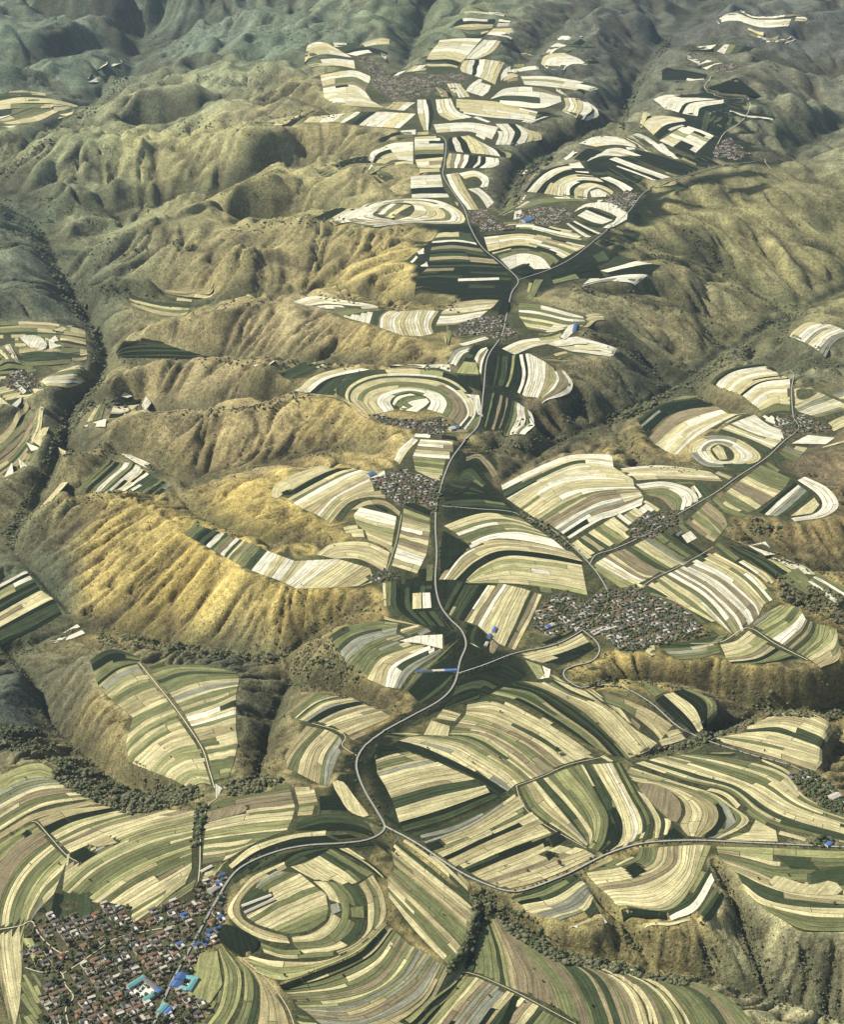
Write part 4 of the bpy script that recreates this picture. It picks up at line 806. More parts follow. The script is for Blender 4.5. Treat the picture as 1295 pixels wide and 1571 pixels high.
# ---- erosion: noise drawn out along the lines of steepest descent
Zg = blur(Z, 4, 2)
gy, gx = np.gradient(Zg)
slope = np.hypot(gx, gy) / CS
gl = np.hypot(gx, gy) + 1e-6
dx, dy = gx / gl, gy / gl
JJ, II = np.meshgrid(np.arange(NY, dtype=np.float32), np.arange(NX, dtype=np.float32), indexing='ij')
def bil(F, i, j):
    i = np.clip(i, 0, NX - 1.01); j = np.clip(j, 0, NY - 1.01)
    a = i.astype(np.int32); b = j.astype(np.int32)
    k = b * NX + a
    return F.ravel()[k]
def lic(fields, steps, step_m):
    acc = [f.copy() for f in fields]
    st = np.maximum(step_m / CS, 1.15) * np.ones((1, NX))
    dxf = dx.astype(np.float32); dyf = dy.astype(np.float32)
    for sgn in (1, -1):
        i, j = II.copy(), JJ.copy()
        for _ in range(steps):
            vx = bil(dxf, i, j); vy = bil(dyf, i, j)
            i = i + sgn * st * vx; j = j + sgn * st * vy
            for q, f in enumerate(fields): acc[q] += bil(f, i + .5, j + .5)
    return [a / (2 * steps + 1) for a in acc]
n1 = vnoise(II / 13.0, JJ / 13.0, 21).astype(np.float32)
n2 = vnoise(II / 6.0, JJ / 6.0, 22).astype(np.float32)
n3 = vnoise(II / 3.0, JJ / 3.0, 23).astype(np.float32)
n0 = vnoise(GX / 170, GY / 170, 20).astype(np.float32)
l1, l2, l3 = lic([n1, n2, n3], 34, 1.0)
l0, = lic([n0], 14, 20.0)
def norm(a):
    s = np.sqrt(blur(a * a, 30, 1)) + 1e-4
    return np.clip(a / s, -2.5, 2.5)
l0, l1, l2, l3 = norm(l0), norm(l1), norm(l2), norm(l3)
sl = np.clip((slope - 0.07) / 0.17, 0, 1)
free = (1 - pm_soft)
vm = np.clip(blur(valley_mask.astype(float), 4, 2) * 12, 0, 1)
rill = lambda l: 1.0 - np.exp(-np.abs(l) * 2.3)          # rounded ribs with sharp channels between
amp = sl * free * (1 - 0.45 * vm) * (1 - .8 * bench)
WS = np.clip(CS / 6.0, .6, 1.7)      # ribs keep their proportions as they widen on the higher far hills
fine = 1.0
Z = Z + amp * (24 * np.clip((CS - 5) / 6, 0, 1) * (rill(l0) - .6) + 25 * WS * (rill(l1) - .65) + 23 * WS * (rill(l2) - .65) + 5.5 * fine * (rill(l3) - .6))
Z = Z + free * (1 - np.clip(vm, 0, 1)) * np.clip(CS / 6, 0.3, 1) * (5 * vnoise(GX / 160, GY / 160, 31) + 2.0 * vnoise(GX / 60, GY / 60, 32) * (1 - sl * .5))
Z = Z - vm * 9 * (1 - pm_soft) * np.clip(blur(valley_mask.astype(float), 1, 2) * 3, 0, 1)
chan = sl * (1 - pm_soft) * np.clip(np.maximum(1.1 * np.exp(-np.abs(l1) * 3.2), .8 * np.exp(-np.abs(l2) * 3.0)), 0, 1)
edge = np.clip((np.abs(phi)[None, :] - .36) / .04, 0, 1); edge = np.maximum(edge, np.clip((1935 - rad[:, None]) / 70, 0, 1))
edge = edge * edge * (3 - 2 * edge)
Z = Z * (1 - edge) + -105 * edge
def tz(x, y): return sample(Z, x, y)

# ---- ground cover weights
gy2, gx2 = np.gradient(blur(Z, 1, 1))
slope2 = np.hypot(gx2, gy2) / CS
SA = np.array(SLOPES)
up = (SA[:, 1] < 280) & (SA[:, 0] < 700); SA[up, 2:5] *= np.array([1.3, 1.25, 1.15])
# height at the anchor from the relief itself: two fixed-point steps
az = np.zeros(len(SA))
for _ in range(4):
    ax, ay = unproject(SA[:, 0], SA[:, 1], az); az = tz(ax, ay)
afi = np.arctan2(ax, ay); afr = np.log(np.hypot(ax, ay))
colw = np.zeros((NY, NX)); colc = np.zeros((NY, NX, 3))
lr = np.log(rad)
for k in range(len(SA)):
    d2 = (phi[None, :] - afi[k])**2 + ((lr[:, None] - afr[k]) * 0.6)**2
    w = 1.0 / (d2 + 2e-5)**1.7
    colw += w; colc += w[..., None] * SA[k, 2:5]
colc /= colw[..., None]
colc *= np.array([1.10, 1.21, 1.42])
wheat = np.zeros((NY, NX))
for poly in WHEAT:
    X, Y = poly_px(poly, 0.8)
    z_ = np.zeros(len(X))
    x, y = unproject(X, Y, z_)
    fi, fj = grid_idx(x, y)
    i = np.clip(np.rint(fi).astype(int), 0, NX - 1); j = np.clip(np.rint(fj).astype(int), 0, NY - 1)
    wheat[j, i] = 1
wheat = np.clip(blur(wheat, 3, 2) * 1.3, 0, 1)
flat = np.clip(1 - (slope2 - 0.06) / 0.2, 0, 1)
near_field = np.clip(blur(pm, 14, 2) * 2.2, 0, 1)
mot = 0.5 + 0.5 * vnoise(GX / 120, GY / 120, 41)
fl = flat * np.clip(near_field * 0.9 + 0.25 * mot, 0, 1)
flatcol = np.array([.058, .06, .026])
colc = colc * (1 - fl[..., None]) + flatcol * fl[..., None]
scrub = np.clip(blur(valley_mask.astype(float), 7, 2) * 13, 0, 1) * (0.6 + 0.4 * mot)
scrubcol = np.array([.05, .058, .03])
colc = colc * (1 - 0.85 * scrub[..., None]) + scrubcol * 0.85 * scrub[..., None]
# brushy growth in the rills; darker channels, lighter ribs also paint in relief shading
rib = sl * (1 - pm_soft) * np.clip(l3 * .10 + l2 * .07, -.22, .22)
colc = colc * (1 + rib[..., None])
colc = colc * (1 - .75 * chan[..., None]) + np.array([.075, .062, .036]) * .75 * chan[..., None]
vill = np.zeros((NY, NX))
for (nm, poly, *_), vz in zip(VILLAGES, VPOLY):
    X, Y = poly_px(poly, .8); fi, fj = grid_idx(*unproject(X, Y, vz))
    vill[np.clip(np.rint(fj).astype(int), 0, NY - 1), np.clip(np.rint(fi).astype(int), 0, NX - 1)] = .3 if nm == 'lower village' else 1
vill = np.clip(blur(vill, 1, 1), 0, 1) * (.45 + .4 * vnoise(GX / 30, GY / 30, 91))
colc = colc * (1 - vill[..., None]) + np.array([.20, .17, .105]) * vill[..., None]
wf = wheat * np.clip(1 - (slope2 - 0.25) / 0.2, 0, 1)
colc = colc * (1 - 0.94 * wf[..., None]) + np.array([.012, .018, .009]) * 0.94 * wf[..., None]
# ------------------------------------------------------------------ materials
def nodes_of(name):
    m = bpy.data.materials.new(name); m.use_nodes = True
    nt = m.node_tree; b = nt.nodes['Principled BSDF']
    b.inputs['Roughness'].default_value = 0.95
    b.inputs['Specular IOR Level'].default_value = 0.1
    return m, nt, b
def N(nt, t, **kw):
    n = nt.nodes.new(t)
    for k, v in kw.items(): setattr(n, k, v)
    return n
def noise(nt, vec, scale, detail=4, rough=.6):
    n = N(nt, 'ShaderNodeTexNoise'); n.inputs['Scale'].default_value = scale
    n.inputs['Detail'].default_value = detail; n.inputs['Roughness'].default_value = rough
    if vec is not None: nt.links.new(vec, n.inputs['Vector'])
    return n.outputs['Fac']
def maprange(nt, v, a, b, c, d):
    n = N(nt, 'ShaderNodeMapRange'); nt.links.new(v, n.inputs[0])
    for i, q in enumerate((a, b, c, d)): n.inputs[i + 1].default_value = q
    return n.outputs[0]
def math_(nt, op, a, b):
    n = N(nt, 'ShaderNodeMath', operation=op)
    for i, q in enumerate((a, b)):
        if isinstance(q, (int, float)): n.inputs[i].default_value = q
        else: nt.links.new(q, n.inputs[i])
    return n.outputs[0]
def scale_col(nt, col, fac):
    n = N(nt, 'ShaderNodeVectorMath', operation='SCALE')
    if isinstance(col, tuple): n.inputs[0].default_value = col
    else: nt.links.new(col, n.inputs[0])
    nt.links.new(fac, n.inputs['Scale'])
    return n.outputs[0]
def mixc(nt, f, a, b):
    n = N(nt, 'ShaderNodeMix', data_type='RGBA')
    if isinstance(f, (int, float)): n.inputs[0].default_value = f
    else: nt.links.new(f, n.inputs[0])
    for s, q in ((6, a), (7, b)):
        if isinstance(q, tuple): n.inputs[s].default_value = (*q, 1)
        else: nt.links.new(q, n.inputs[s])
    return n.outputs[2]
def bump(nt, b, h, strength, dist):
    n = N(nt, 'ShaderNodeBump'); n.inputs['Strength'].default_value = strength
    n.inputs['Distance'].default_value = dist
    nt.links.new(h, n.inputs['Height']); nt.links.new(n.outputs[0], b.inputs['Normal'])

def simple_mat(name, col, var=.25, scale=.5, rough=.9):
    m, nt, b = nodes_of(name)
    geo = N(nt, 'ShaderNodeNewGeometry'); oi = N(nt, 'ShaderNodeObjectInfo')
    f = noise(nt, geo.outputs['Position'], scale, 4)
    f = maprange(nt, f, .3, .7, 1 - var, 1 + var)
    r = maprange(nt, oi.outputs['Random'], 0, 1, 1 - var * .8, 1 + var * .8)
    nt.links.new(scale_col(nt, col, math_(nt, 'MULTIPLY', f, r)), b.inputs['Base Color'])
    b.inputs['Roughness'].default_value = rough
    return m

def ground_mat():
    m, nt, b = nodes_of('hillside_grass_and_soil')
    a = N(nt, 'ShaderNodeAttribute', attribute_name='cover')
    geo = N(nt, 'ShaderNodeNewGeometry')
    p = geo.outputs['Position']
    f0 = maprange(nt, noise(nt, p, .0035, 5, .7), .3, .7, .72, 1.28)
    f1 = math_(nt, 'MULTIPLY', f0, maprange(nt, noise(nt, p, .016, 6, .75), .3, .7, .66, 1.34))
    f2 = maprange(nt, noise(nt, p, .08, 5, .8), .32, .68, .5, 1.5)
    f3 = maprange(nt, noise(nt, p, .35, 3, .8), .36, .64, .55, 1.45)
    f = math_(nt, 'MULTIPLY', math_(nt, 'MULTIPLY', f1, f2), f3)
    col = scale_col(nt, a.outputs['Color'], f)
    # scattered shrubs
    vo = N(nt, 'ShaderNodeTexVoronoi'); vo.inputs['Scale'].default_value = .085
    nt.links.new(p, vo.inputs['Vector'])
    dots = maprange(nt, vo.outputs['Distance'], .13, .26, 1, 0)
    dense = maprange(nt, noise(nt, p, .006, 3), .42, .62, 0, .75)
    col = mixc(nt, math_(nt, 'MULTIPLY', dots, dense), col, (.035, .04, .02))
    rusty = maprange(nt, noise(nt, p, .02, 4), .5, .7, 0, .35)
    col = mixc(nt, rusty, col, scale_col(nt, col, maprange(nt, noise(nt, p, .03, 3), .3, .7, .55, .9)))
    nt.links.new(col, b.inputs['Base Color'])
    bump(nt, b, math_(nt, 'ADD', noise(nt, p, .12, 6, .7), math_(nt, 'MULTIPLY', dots, .3)), .9, 5.0)
    return m

FIELD = {
 'w': ('pale_mulched_field', (.60, .55, .39)), 's': ('straw_stubble_field', (.47, .405, .205)),
 'y': ('yellow_green_field', (.265, .255, .105)), 'g': ('green_crop_field', (.138, .142, .058)),
 'd': ('dark_green_wheat_field', (.042, .055, .024)), 'k': ('deep_green_wheat_field', (.012, .018, .009)),
 'b': ('bare_brown_soil_field', (.205, .165, .09)), 'o': ('ochre_fallow_field', (.32, .265, .13)),
 'e': ('grey_tilled_field', (.21, .205, .14)),
}
def field_mat(name, col):
    m, nt, b = nodes_of(name)
    uv = N(nt, 'ShaderNodeUVMap', uv_map='UVMap')
    mp = N(nt, 'ShaderNodeMapping'); mp.inputs['Scale'].default_value = (.010, .17, 1)
    nt.links.new(uv.outputs[0], mp.inputs[0])
    mp2 = N(nt, 'ShaderNodeMapping'); mp2.inputs['Scale'].default_value = (.05, .55, 1)
    nt.links.new(uv.outputs[0], mp2.inputs[0])
    geo = N(nt, 'ShaderNodeNewGeometry'); p = geo.outputs['Position']
    f1 = maprange(nt, noise(nt, mp.outputs[0], 1, 3, .65), .32, .68, .6, 1.35)
    f2 = maprange(nt, noise(nt, mp2.outputs[0], 1, 2, .6), .3, .7, .9, 1.1)
    f3 = maprange(nt, noise(nt, p, .03, 6, .7), .3, .7, .78, 1.22)
    f4 = maprange(nt, noise(nt, p, .3, 3, .8), .36, .64, .78, 1.22)
    t = N(nt, 'ShaderNodeAttribute', attribute_name='tone')
    f = math_(nt, 'MULTIPLY', math_(nt, 'MULTIPLY', f1, f2), math_(nt, 'MULTIPLY', f3, f4))
    f = math_(nt, 'MULTIPLY', f, t.outputs['Fac'])
    c = scale_col(nt, col, f)
    # weeds greening the older stubble in streaks
    gr = maprange(nt, noise(nt, mp.outputs[0], 1.7, 4, .6), .5, .72, 0, .5)
    c = mixc(nt, gr, c, scale_col(nt, (col[0] * .62, col[1] * .74, col[2] * .5), f))
    nt.links.new(c, b.inputs['Base Color'])
    bump(nt, b, noise(nt, mp2.outputs[0], 2.0, 4, .7), .35, 1.0)
    return m
FM = {k: field_mat(*v) for k, v in FIELD.items()}
RISER = simple_mat('weedy_terrace_bank', (.085, .08, .035), .4, .3)
ROADM = simple_mat('worn_concrete_road', (.32, .305, .25), .18, .2)
PATHM = simple_mat('trodden_loess_track', (.50, .45, .29), .2, .2)

# ------------------------------------------------------------------ object helpers
def mesh_obj(name, verts, faces, mats, parent=None, mi=None, uv=None, tone=None, smooth=False):
    me = bpy.data.meshes.new(name)
    me.from_pydata([tuple(v) for v in verts], [], faces)
    for m in mats: me.materials.append(m)
    if mi is not None: me.polygons.foreach_set('material_index', mi)
    if uv is not None:
        l = me.uv_layers.new(name='UVMap')
        vi = np.empty(len(me.loops), np.int32); me.loops.foreach_get('vertex_index', vi)
        l.data.foreach_set('uv', np.asarray(uv, np.float32)[vi].ravel())
    if tone is not None:
        at = me.attributes.new('tone', 'FLOAT', 'POINT')
        at.data.foreach_set('value', np.full(len(me.vertices), tone, np.float32) if np.isscalar(tone) else np.asarray(tone, np.float32))
    if smooth: me.polygons.foreach_set('use_smooth', [True] * len(me.polygons))
    o = bpy.data.objects.new(name, me); COL.objects.link(o)
    if parent is not None: o.parent = parent
    return o
def big_mesh(name, V, F, mats, mi=None, smooth=False):
    """numpy arrays: V (n,3), F (m,3 or 4)"""
    me = bpy.data.meshes.new(name)
    k = F.shape[1]
    me.vertices.add(len(V)); me.vertices.foreach_set('co', np.asarray(V, np.float32).ravel())
    me.loops.add(F.size); me.loops.foreach_set('vertex_index', F.astype(np.int32).ravel())
    me.polygons.add(len(F)); me.polygons.foreach_set('loop_start', np.arange(0, F.size, k, dtype=np.int32))
    me.polygons.foreach_set('loop_total', np.full(len(F), k, np.int32))
    for m in mats: me.materials.append(m)
    if mi is not None: me.polygons.foreach_set('material_index', mi.astype(np.int32))
    if smooth: me.polygons.foreach_set('use_smooth', np.ones(len(F), bool))
    me.update(calc_edges=True)
    o = bpy.data.objects.new(name, me); COL.objects.link(o)
    return o
def empty(name, loc, label=None, cat=None, group=None, kind=None, rz=0):
    o = bpy.data.objects.new(name, None); COL.objects.link(o)
    o.empty_display_size = 5
    o.location = loc; o.rotation_euler = (0, 0, rz)
    tag(o, label, cat, group, kind)
    return o
def tag(o, label=None, cat=None, group=None, kind=None):
    if label: o['label'] = label
    if cat: o['category'] = cat
    if group: o['group'] = group
    if kind: o['kind'] = kind
    return o

# ------------------------------------------------------------------ the hills
V = np.stack([GX, GY, Z], -1).reshape(-1, 3)
idx = np.arange(NX * NY).reshape(NY, NX)
F = np.stack([idx[:-1, :-1], idx[:-1, 1:], idx[1:, 1:], idx[1:, :-1]], -1).reshape(-1, 4)
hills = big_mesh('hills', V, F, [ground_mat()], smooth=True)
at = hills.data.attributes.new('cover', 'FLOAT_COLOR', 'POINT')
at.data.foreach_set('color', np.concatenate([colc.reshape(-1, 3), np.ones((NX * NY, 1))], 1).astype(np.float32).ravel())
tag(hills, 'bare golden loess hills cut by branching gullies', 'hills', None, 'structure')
# land going on to the horizon around the modelled valley
ra = np.concatenate([[1.0], np.geomspace(400, 90000, 60)]); pa = np.unique(np.concatenate([np.linspace(-math.pi, math.pi, 97), [-PHI + .004, PHI - .004, -PHI + .02, PHI - .02]]))
fx = ra[:, None] * np.sin(pa); fy = ra[:, None] * np.cos(pa)
inside = (np.abs(pa)[None, :] < PHI - .004) & (ra[:, None] < R1 - 100) & (ra[:, None] > R0 + 10)
fz = -100 + 8 * vnoise(fx / 900, fy / 900, 51) - 160 * np.clip((ra[:, None] - 4000) / 9000, 0, 1) + 230 * np.clip((ra[:, None] - 17000) / 9000, 0, 1) * (1 + vnoise(fx / 3000, fy / 3000, 52))
fz = np.where(inside, -420, fz)
ii = np.arange(fx.size).reshape(fx.shape)
F2 = np.stack([ii[:-1, :-1], ii[:-1, 1:], ii[1:, 1:], ii[1:, :-1]], -1).reshape(-1, 4)
land = big_mesh('far_hills', np.stack([fx, fy, fz], -1).reshape(-1, 3), F2, [simple_mat('far_scrub', (.21, .18, .085), .35, .004)], smooth=True)
tag(land, 'dull green country running on to the horizon', 'hills', None, 'structure')

# ------------------------------------------------------------------ terraces and their strips
# the cultivated ground goes on between the traced fields: each family of strips is carried on past its own edge
slope_f = blur(slope2, 1, 1)
EXT = []
for (ti, rows, counts, cols, lid) in LOFT:
    if np.hypot(*(rows[0][0, :2] - rows[0][-1, :2])) < 2: continue
    def outward(r0, r1, k, m):
        d = r0 - r1; d[:, 2] = 0
        w = np.hypot(d[:, 0], d[:, 1]) / k
        dd = d[:, :2] / np.maximum(np.hypot(d[:, 0], d[:, 1]), 1e-6)[:, None]
        w = np.clip(w, 2.5, 9)
        o = r0.copy(); o[:, :2] += dd * (w * m)[:, None]
        return o
    def longer(r, px):
        n = max(2, int(px / 6))
        a = r[0] - r[min(3, len(r) - 1)]; b = r[-1] - r[-min(4, len(r))]
        a[2] = b[2] = 0
        a /= np.hypot(a[0], a[1]) + 1e-6; b /= np.hypot(b[0], b[1]) + 1e-6
        q = np.arange(n, 0, -1)[:, None] * 6
        return np.vstack([r[0] + a * q, r, r[-1] + b * q[::-1]])
    px = 40 if rows[0][:, 1].mean() > 420 else 28
    ne = 4 if rows[0][:, 1].mean() > 420 else 6
    er = [outward(rows[0], rows[1], counts[0], ne)] + list(rows) + [outward(rows[-1], rows[-2], counts[-1], ne)]
    er = [longer(r, px) for r in er]
    ec = [ne] + list(counts) + [ne]
    mixp = lambda c: c + R.choice(('gd', 'og', 'gb', 'dk', 'yd', 'gs'))
    el = [mixp(cols[0])] + [mixp(c) for c in cols] + [mixp(cols[-1])]
    lid2 = 5000 + lid
    for i in range(len(er) - 1):
        a, b = er[i], er[i + 1]
        wmax = np.hypot(a[:, 0]-b[:, 0], a[:, 1]-b[:, 1]).max()
        nu = int(len(a) * 6 / .75) + 2; nv = int(wmax / .75) + 2
        u = np.linspace(0, len(a) - 1, nu)
        A = np.stack([np.interp(u, np.arange(len(a)), a[:, k]) for k in range(2)], 1)
        B = np.stack([np.interp(u, np.arange(len(a)), b[:, k]) for k in range(2)], 1)
        f = np.linspace(0, 1, nv)[:, None, None]
        G = (A[None] * (1 - f) + B[None] * f).reshape(-1, 2)
        own_set(G[:, 0], G[:, 1], lid2, only_free=True)
    EXT.append((ti, er, ec, el, lid2, True))
LOFT = [l + (False,) for l in LOFT] + EXT
def refine_z(gx, gy, z=0.0, it=5):
    zz = np.full(len(gx), float(z))
    for _ in range(it):
        x, y = unproject(gx, gy, zz); zz = zz * .3 + tz(x, y) * .7
    return x, y, zz
def to_world(px, py, z):
    x, y = unproject(px, py, z)
    return x, y
n_plots = 0
for ti, (label, z, lofts, plots) in enumerate(T):
    allpx = [p for g, _, _ in lofts for q in g for p in q] + [p for _, poly in plots for p in poly]
    cx = sum(p[0] for p in allpx) / len(allpx); cy = sum(p[1] for p in allpx) / len(allpx)
    ox, oy = unproject(cx, cy, z); oz = float(tz(ox, oy))
    root = empty('terraced_field', (float(ox), float(oy), oz), label, 'terraced field', 'terraced fields over the hills', 'structure')
    org = np.array([ox, oy, oz])
    pieces = []         # (size in photo pixels, verts, faces, mi, uv, tone, colour)
    for (tj, rows, counts, cols, lid, ext) in LOFT:
        if tj != ti: continue
        n = len(rows[0])
        Lpx = np.hypot(np.diff(rows[0][:, 0]), np.diff(rows[0][:, 1])).sum()
        for i in range(len(rows) - 1):
            a, b = rows[i], rows[i + 1]
            k = counts[i]; pal = cols[i]
            if 420 < a[:, 1].mean() <= 760:
                wint = np.hypot(a[:, 0] - b[:, 0], a[:, 1] - b[:, 1]).mean()
                if k > 1: k = max(k, min(int(round(wint / 4.6)), int(k * 1.5 + .5)))
            elif a[:, 1].mean() > 760:
                wint = np.hypot(a[:, 0] - b[:, 0], a[:, 1] - b[:, 1]).mean()
                if k > 1 or wint > 14: k = max(k, min(int(round(wint / 6.2)), int(k * 1.7 + .5)))
            w = np.array([R.uniform(.65, 1.35) for _ in range(k)]); fr = np.concatenate([[0], np.cumsum(w) / w.sum()])
            bounds = []
            for q in range(k + 1):
                f = np.full(n, fr[q])
                if 0 < q < k:
                    f = f + .16 / k * np.interp(np.linspace(0, 1, n), np.linspace(0, 1, 6), [R.uniform(-1, 1) for _ in range(6)])
                bounds.append(f)
            for s in range(k):
                f0, f1 = bounds[s], bounds[s + 1]
                gx0 = a + (b - a) * f0[:, None]; gx1 = a + (b - a) * f1[:, None]
                mid = (gx0 + gx1) / 2
                wpx = np.hypot(gx1[:, 0] - gx0[:, 0], gx1[:, 1] - gx0[:, 1])
                x0, y0 = unproject(gx0[:, 0], gx0[:, 1], gx0[:, 2]); x1, y1 = unproject(gx1[:, 0], gx1[:, 1], gx1[:, 2])
                wm = np.hypot(x1 - x0, y1 - y0)
                gap = np.clip(0.75 * mpp(mid[:, 1]), .8, 3) / np.maximum(wm, 1e-3)
                gap = np.minimum(gap, .22)
                ux, uy = x1 - x0, y1 - y0
                x0, y0, x1, y1 = x0 + ux * gap / 2, y0 + uy * gap / 2, x1 - ux * gap / 2, y1 - uy * gap / 2
                ok = (own_get(mid[:, 0], mid[:, 1]) == lid) | ((own_get(mid[:, 0], mid[:, 1]) == 0) & (not ext))
                if ext:
                    for (e_, s_) in ((gx0, .8), (gx1, .8)):
                        q_ = mid + (e_ - mid) * s_
                        ok &= own_get(q_[:, 0], q_[:, 1]) == lid
                ok &= (wm > 1.5)
                if ext:
                    xm_, ym_ = (x0 + x1) / 2, (y0 + y1) / 2
                    tol = .18 if mid[:, 1].mean() > 420 else .38
                    ok &= (sample(slope_f, xm_, ym_) < tol) & (np.abs(sample(slope_f, x0, y0)) < tol + .05) & (np.abs(sample(slope_f, x1, y1)) < tol + .05)
                # cut the strip into plots
                runs = []; st = None
                for u in range(n):
                    if ok[u] and st is None: st = u
                    if (not ok[u] or u == n - 1) and st is not None:
                        en = u if ok[u] else u - 1
                        if en - st >= 1: runs.append((st, en))
                        st = None
                seglen = Lpx / (n - 1)
                spatial = R.choice(pal)
                for st, en in runs:
                    u = st
                    while u < en:
                        ln = R.choice((38, 60, 90, 140, 220)) if mid[u, 1] > 420 else R.choice((25, 45, 80))
                        v = min(en, u + max(2, int(ln / seglen)))
                        if en - v < 2: v = en
                        sl_ = slice(u, v + 1); m = v + 1 - u
                        X0, Y0, X1, Y1 = x0[sl_].copy(), y0[sl_].copy(), x1[sl_].copy(), y1[sl_].copy()
                        # short headland between neighbours
                        for (p, q2) in ((0, 1), (-1, -2)):
                            d = math.hypot(X0[p] - X0[q2], Y0[p] - Y0[q2]) + 1e-6
                            t = min(.3, .6 / d)
                            X0[p] += (X0[q2] - X0[p]) * t; Y0[p] += (Y0[q2] - Y0[p]) * t
                            X1[p] += (X1[q2] - X1[p]) * t; Y1[p] += (Y1[q2] - Y1[p]) * t
                        t0, t1, tm = tz(X0, Y0), tz(X1, Y1), tz((X0 + X1) / 2, (Y0 + Y1) / 2)
                        top = np.maximum(np.maximum(t0, t1), tm)
                        off = .5 + .004 * (lid % 40)
                        Z0 = t0 + .65 * (top - t0) + off; Z1 = t1 + .65 * (top - t1) + off
                        lo = np.minimum(np.minimum(t0, t1), tm) - 1.5
                        P = np.concatenate([np.stack([X0, Y0, Z0], 1), np.stack([X1, Y1, Z1], 1), np.stack([X0, Y0, lo], 1), np.stack([X1, Y1, lo], 1)]) - org
                        fc = []; mi = []
                        for e in range(m - 1):
                            fc.append((e, e + 1, m + e + 1, m + e)); mi.append(0)
                        for e in range(m - 1):
                            fc.append((e, 2*m+e, 2*m+e+1, e+1)); fc.append((m+e, m+e+1, 3*m+e+1, 3*m+e)); mi += [1, 1]
                        fc.append((0, m, 3*m, 2*m)); fc.append((m-1, 3*m-1, 4*m-1, 2*m-1)); mi += [1, 1]
                        # make the tops face up
                        e1 = P[1] - P[0]; e2 = P[m] - P[0]
                        if e1[0] * e2[1] - e1[1] * e2[0] < 0: fc = [f_[::-1] for f_ in fc]
                        cum = np.concatenate([[0], np.cumsum(np.hypot(np.diff((X0+X1)/2), np.diff((Y0+Y1)/2)))])
                        ww = np.hypot(X1 - X0, Y1 - Y0); uo, vo_ = R.uniform(0, 900), R.uniform(0, 90)
                        uv = np.concatenate([np.stack([cum + uo, np.zeros(m) + vo_], 1), np.stack([cum + uo, ww + vo_], 1)] * 2)
                        c = spatial if R.random() < .55 else R.choice(pal)
                        if R.random() < .07: c = R.choice('sgybode')
                        size = wpx[sl_].mean() * (v - u) * seglen
                        if ext:
                            if size < (110 if mid[u, 1] > 420 else 36) or v - u < 3: u = v; continue
                            if sample(wheat, X0[m//2:m//2+1], Y0[m//2:m//2+1])[0] > .4: c = R.choice('kkkd')
                        pieces.append((size, P, fc, mi, uv, R.uniform(.82, 1.16), c))
                        u = v
    for c, poly in plots:
        g = np.array(poly, float)
        if len(poly) > 5: g = smooth_line(list(poly) + [poly[0]], n=len(poly) * 3 + 1)[:-1]
        x, y, _ = refine_z(g[:, 0], g[:, 1], z); t = tz(x, y); m = len(x)
        Am = np.stack([x - x.mean(), y - y.mean(), np.ones(m)], 1)
        co, *_ = np.linalg.lstsq(Am, t, rcond=None)
        q_ = np.hypot(co[0], co[1]); co[:2] *= min(1, .3 / max(q_, 1e-6))
        zz = Am @ co; zz = zz + np.clip((t - zz).max() * .7, .3, 4) + 1.0
        P = np.concatenate([np.stack([x, y, zz], 1), np.stack([x, y, t - 1.5], 1)]) - org
        fc = [tuple(range(m))]; mi = [0]
        for e in range(m):
            e2 = (e + 1) % m
            fc.append((e, m + e, m + e2, e2)); mi.append(1)
        area = sum(x[i - 1] * y[i] - x[i] * y[i - 1] for i in range(m))
        if area < 0: fc = [f_[::-1] for f_ in fc]
        big = np.argmax(np.hypot(np.roll(x, -1) - x, np.roll(y, -1) - y)); d = np.array([np.roll(x, -1)[big] - x[big], np.roll(y, -1)[big] - y[big]]); d /= np.hypot(*d) + 1e-9
        uv = np.stack([P[:, 0] * d[0] + P[:, 1] * d[1], -P[:, 0] * d[1] + P[:, 1] * d[0]], 1)
        pieces.append((500, P, fc, mi, uv, R.uniform(.9, 1.1), c))
    pieces.sort(key=lambda p: -p[0])
    rest = {}
    for q, (size, P, fc, mi, uv, tone, c) in enumerate(pieces):
        if size > 55 and q < 295:
            mesh_obj('field_strip', P, fc, [FM[c], RISER], root, mi, uv, tone); n_plots += 1
        else:
            rest.setdefault(c, []).append((P, fc, mi, uv, tone))
    if rest:
        mats = []; VV, FF, MI, UV, TN = [], [], [], [], []
        for c, lst in rest.items():
            s0 = len(mats); mats += [FM[c]]
            for (P, fc, mi, uv, tone) in lst:
                b0 = len(VV); VV += list(P); UV += list(uv); TN += [tone] * len(P)
                FF += [tuple(b0 + i for i in f_) for f_ in fc]
                MI += [s0 if k_ == 0 else -1 for k_ in mi]
        mats.append(RISER); MI = [len(mats) - 1 if k_ < 0 else k_ for k_ in MI]
        o = mesh_obj('small_field_strips', VV, FF, mats, root, MI, UV, TN); o['kind'] = 'stuff'
print('plots', n_plots)

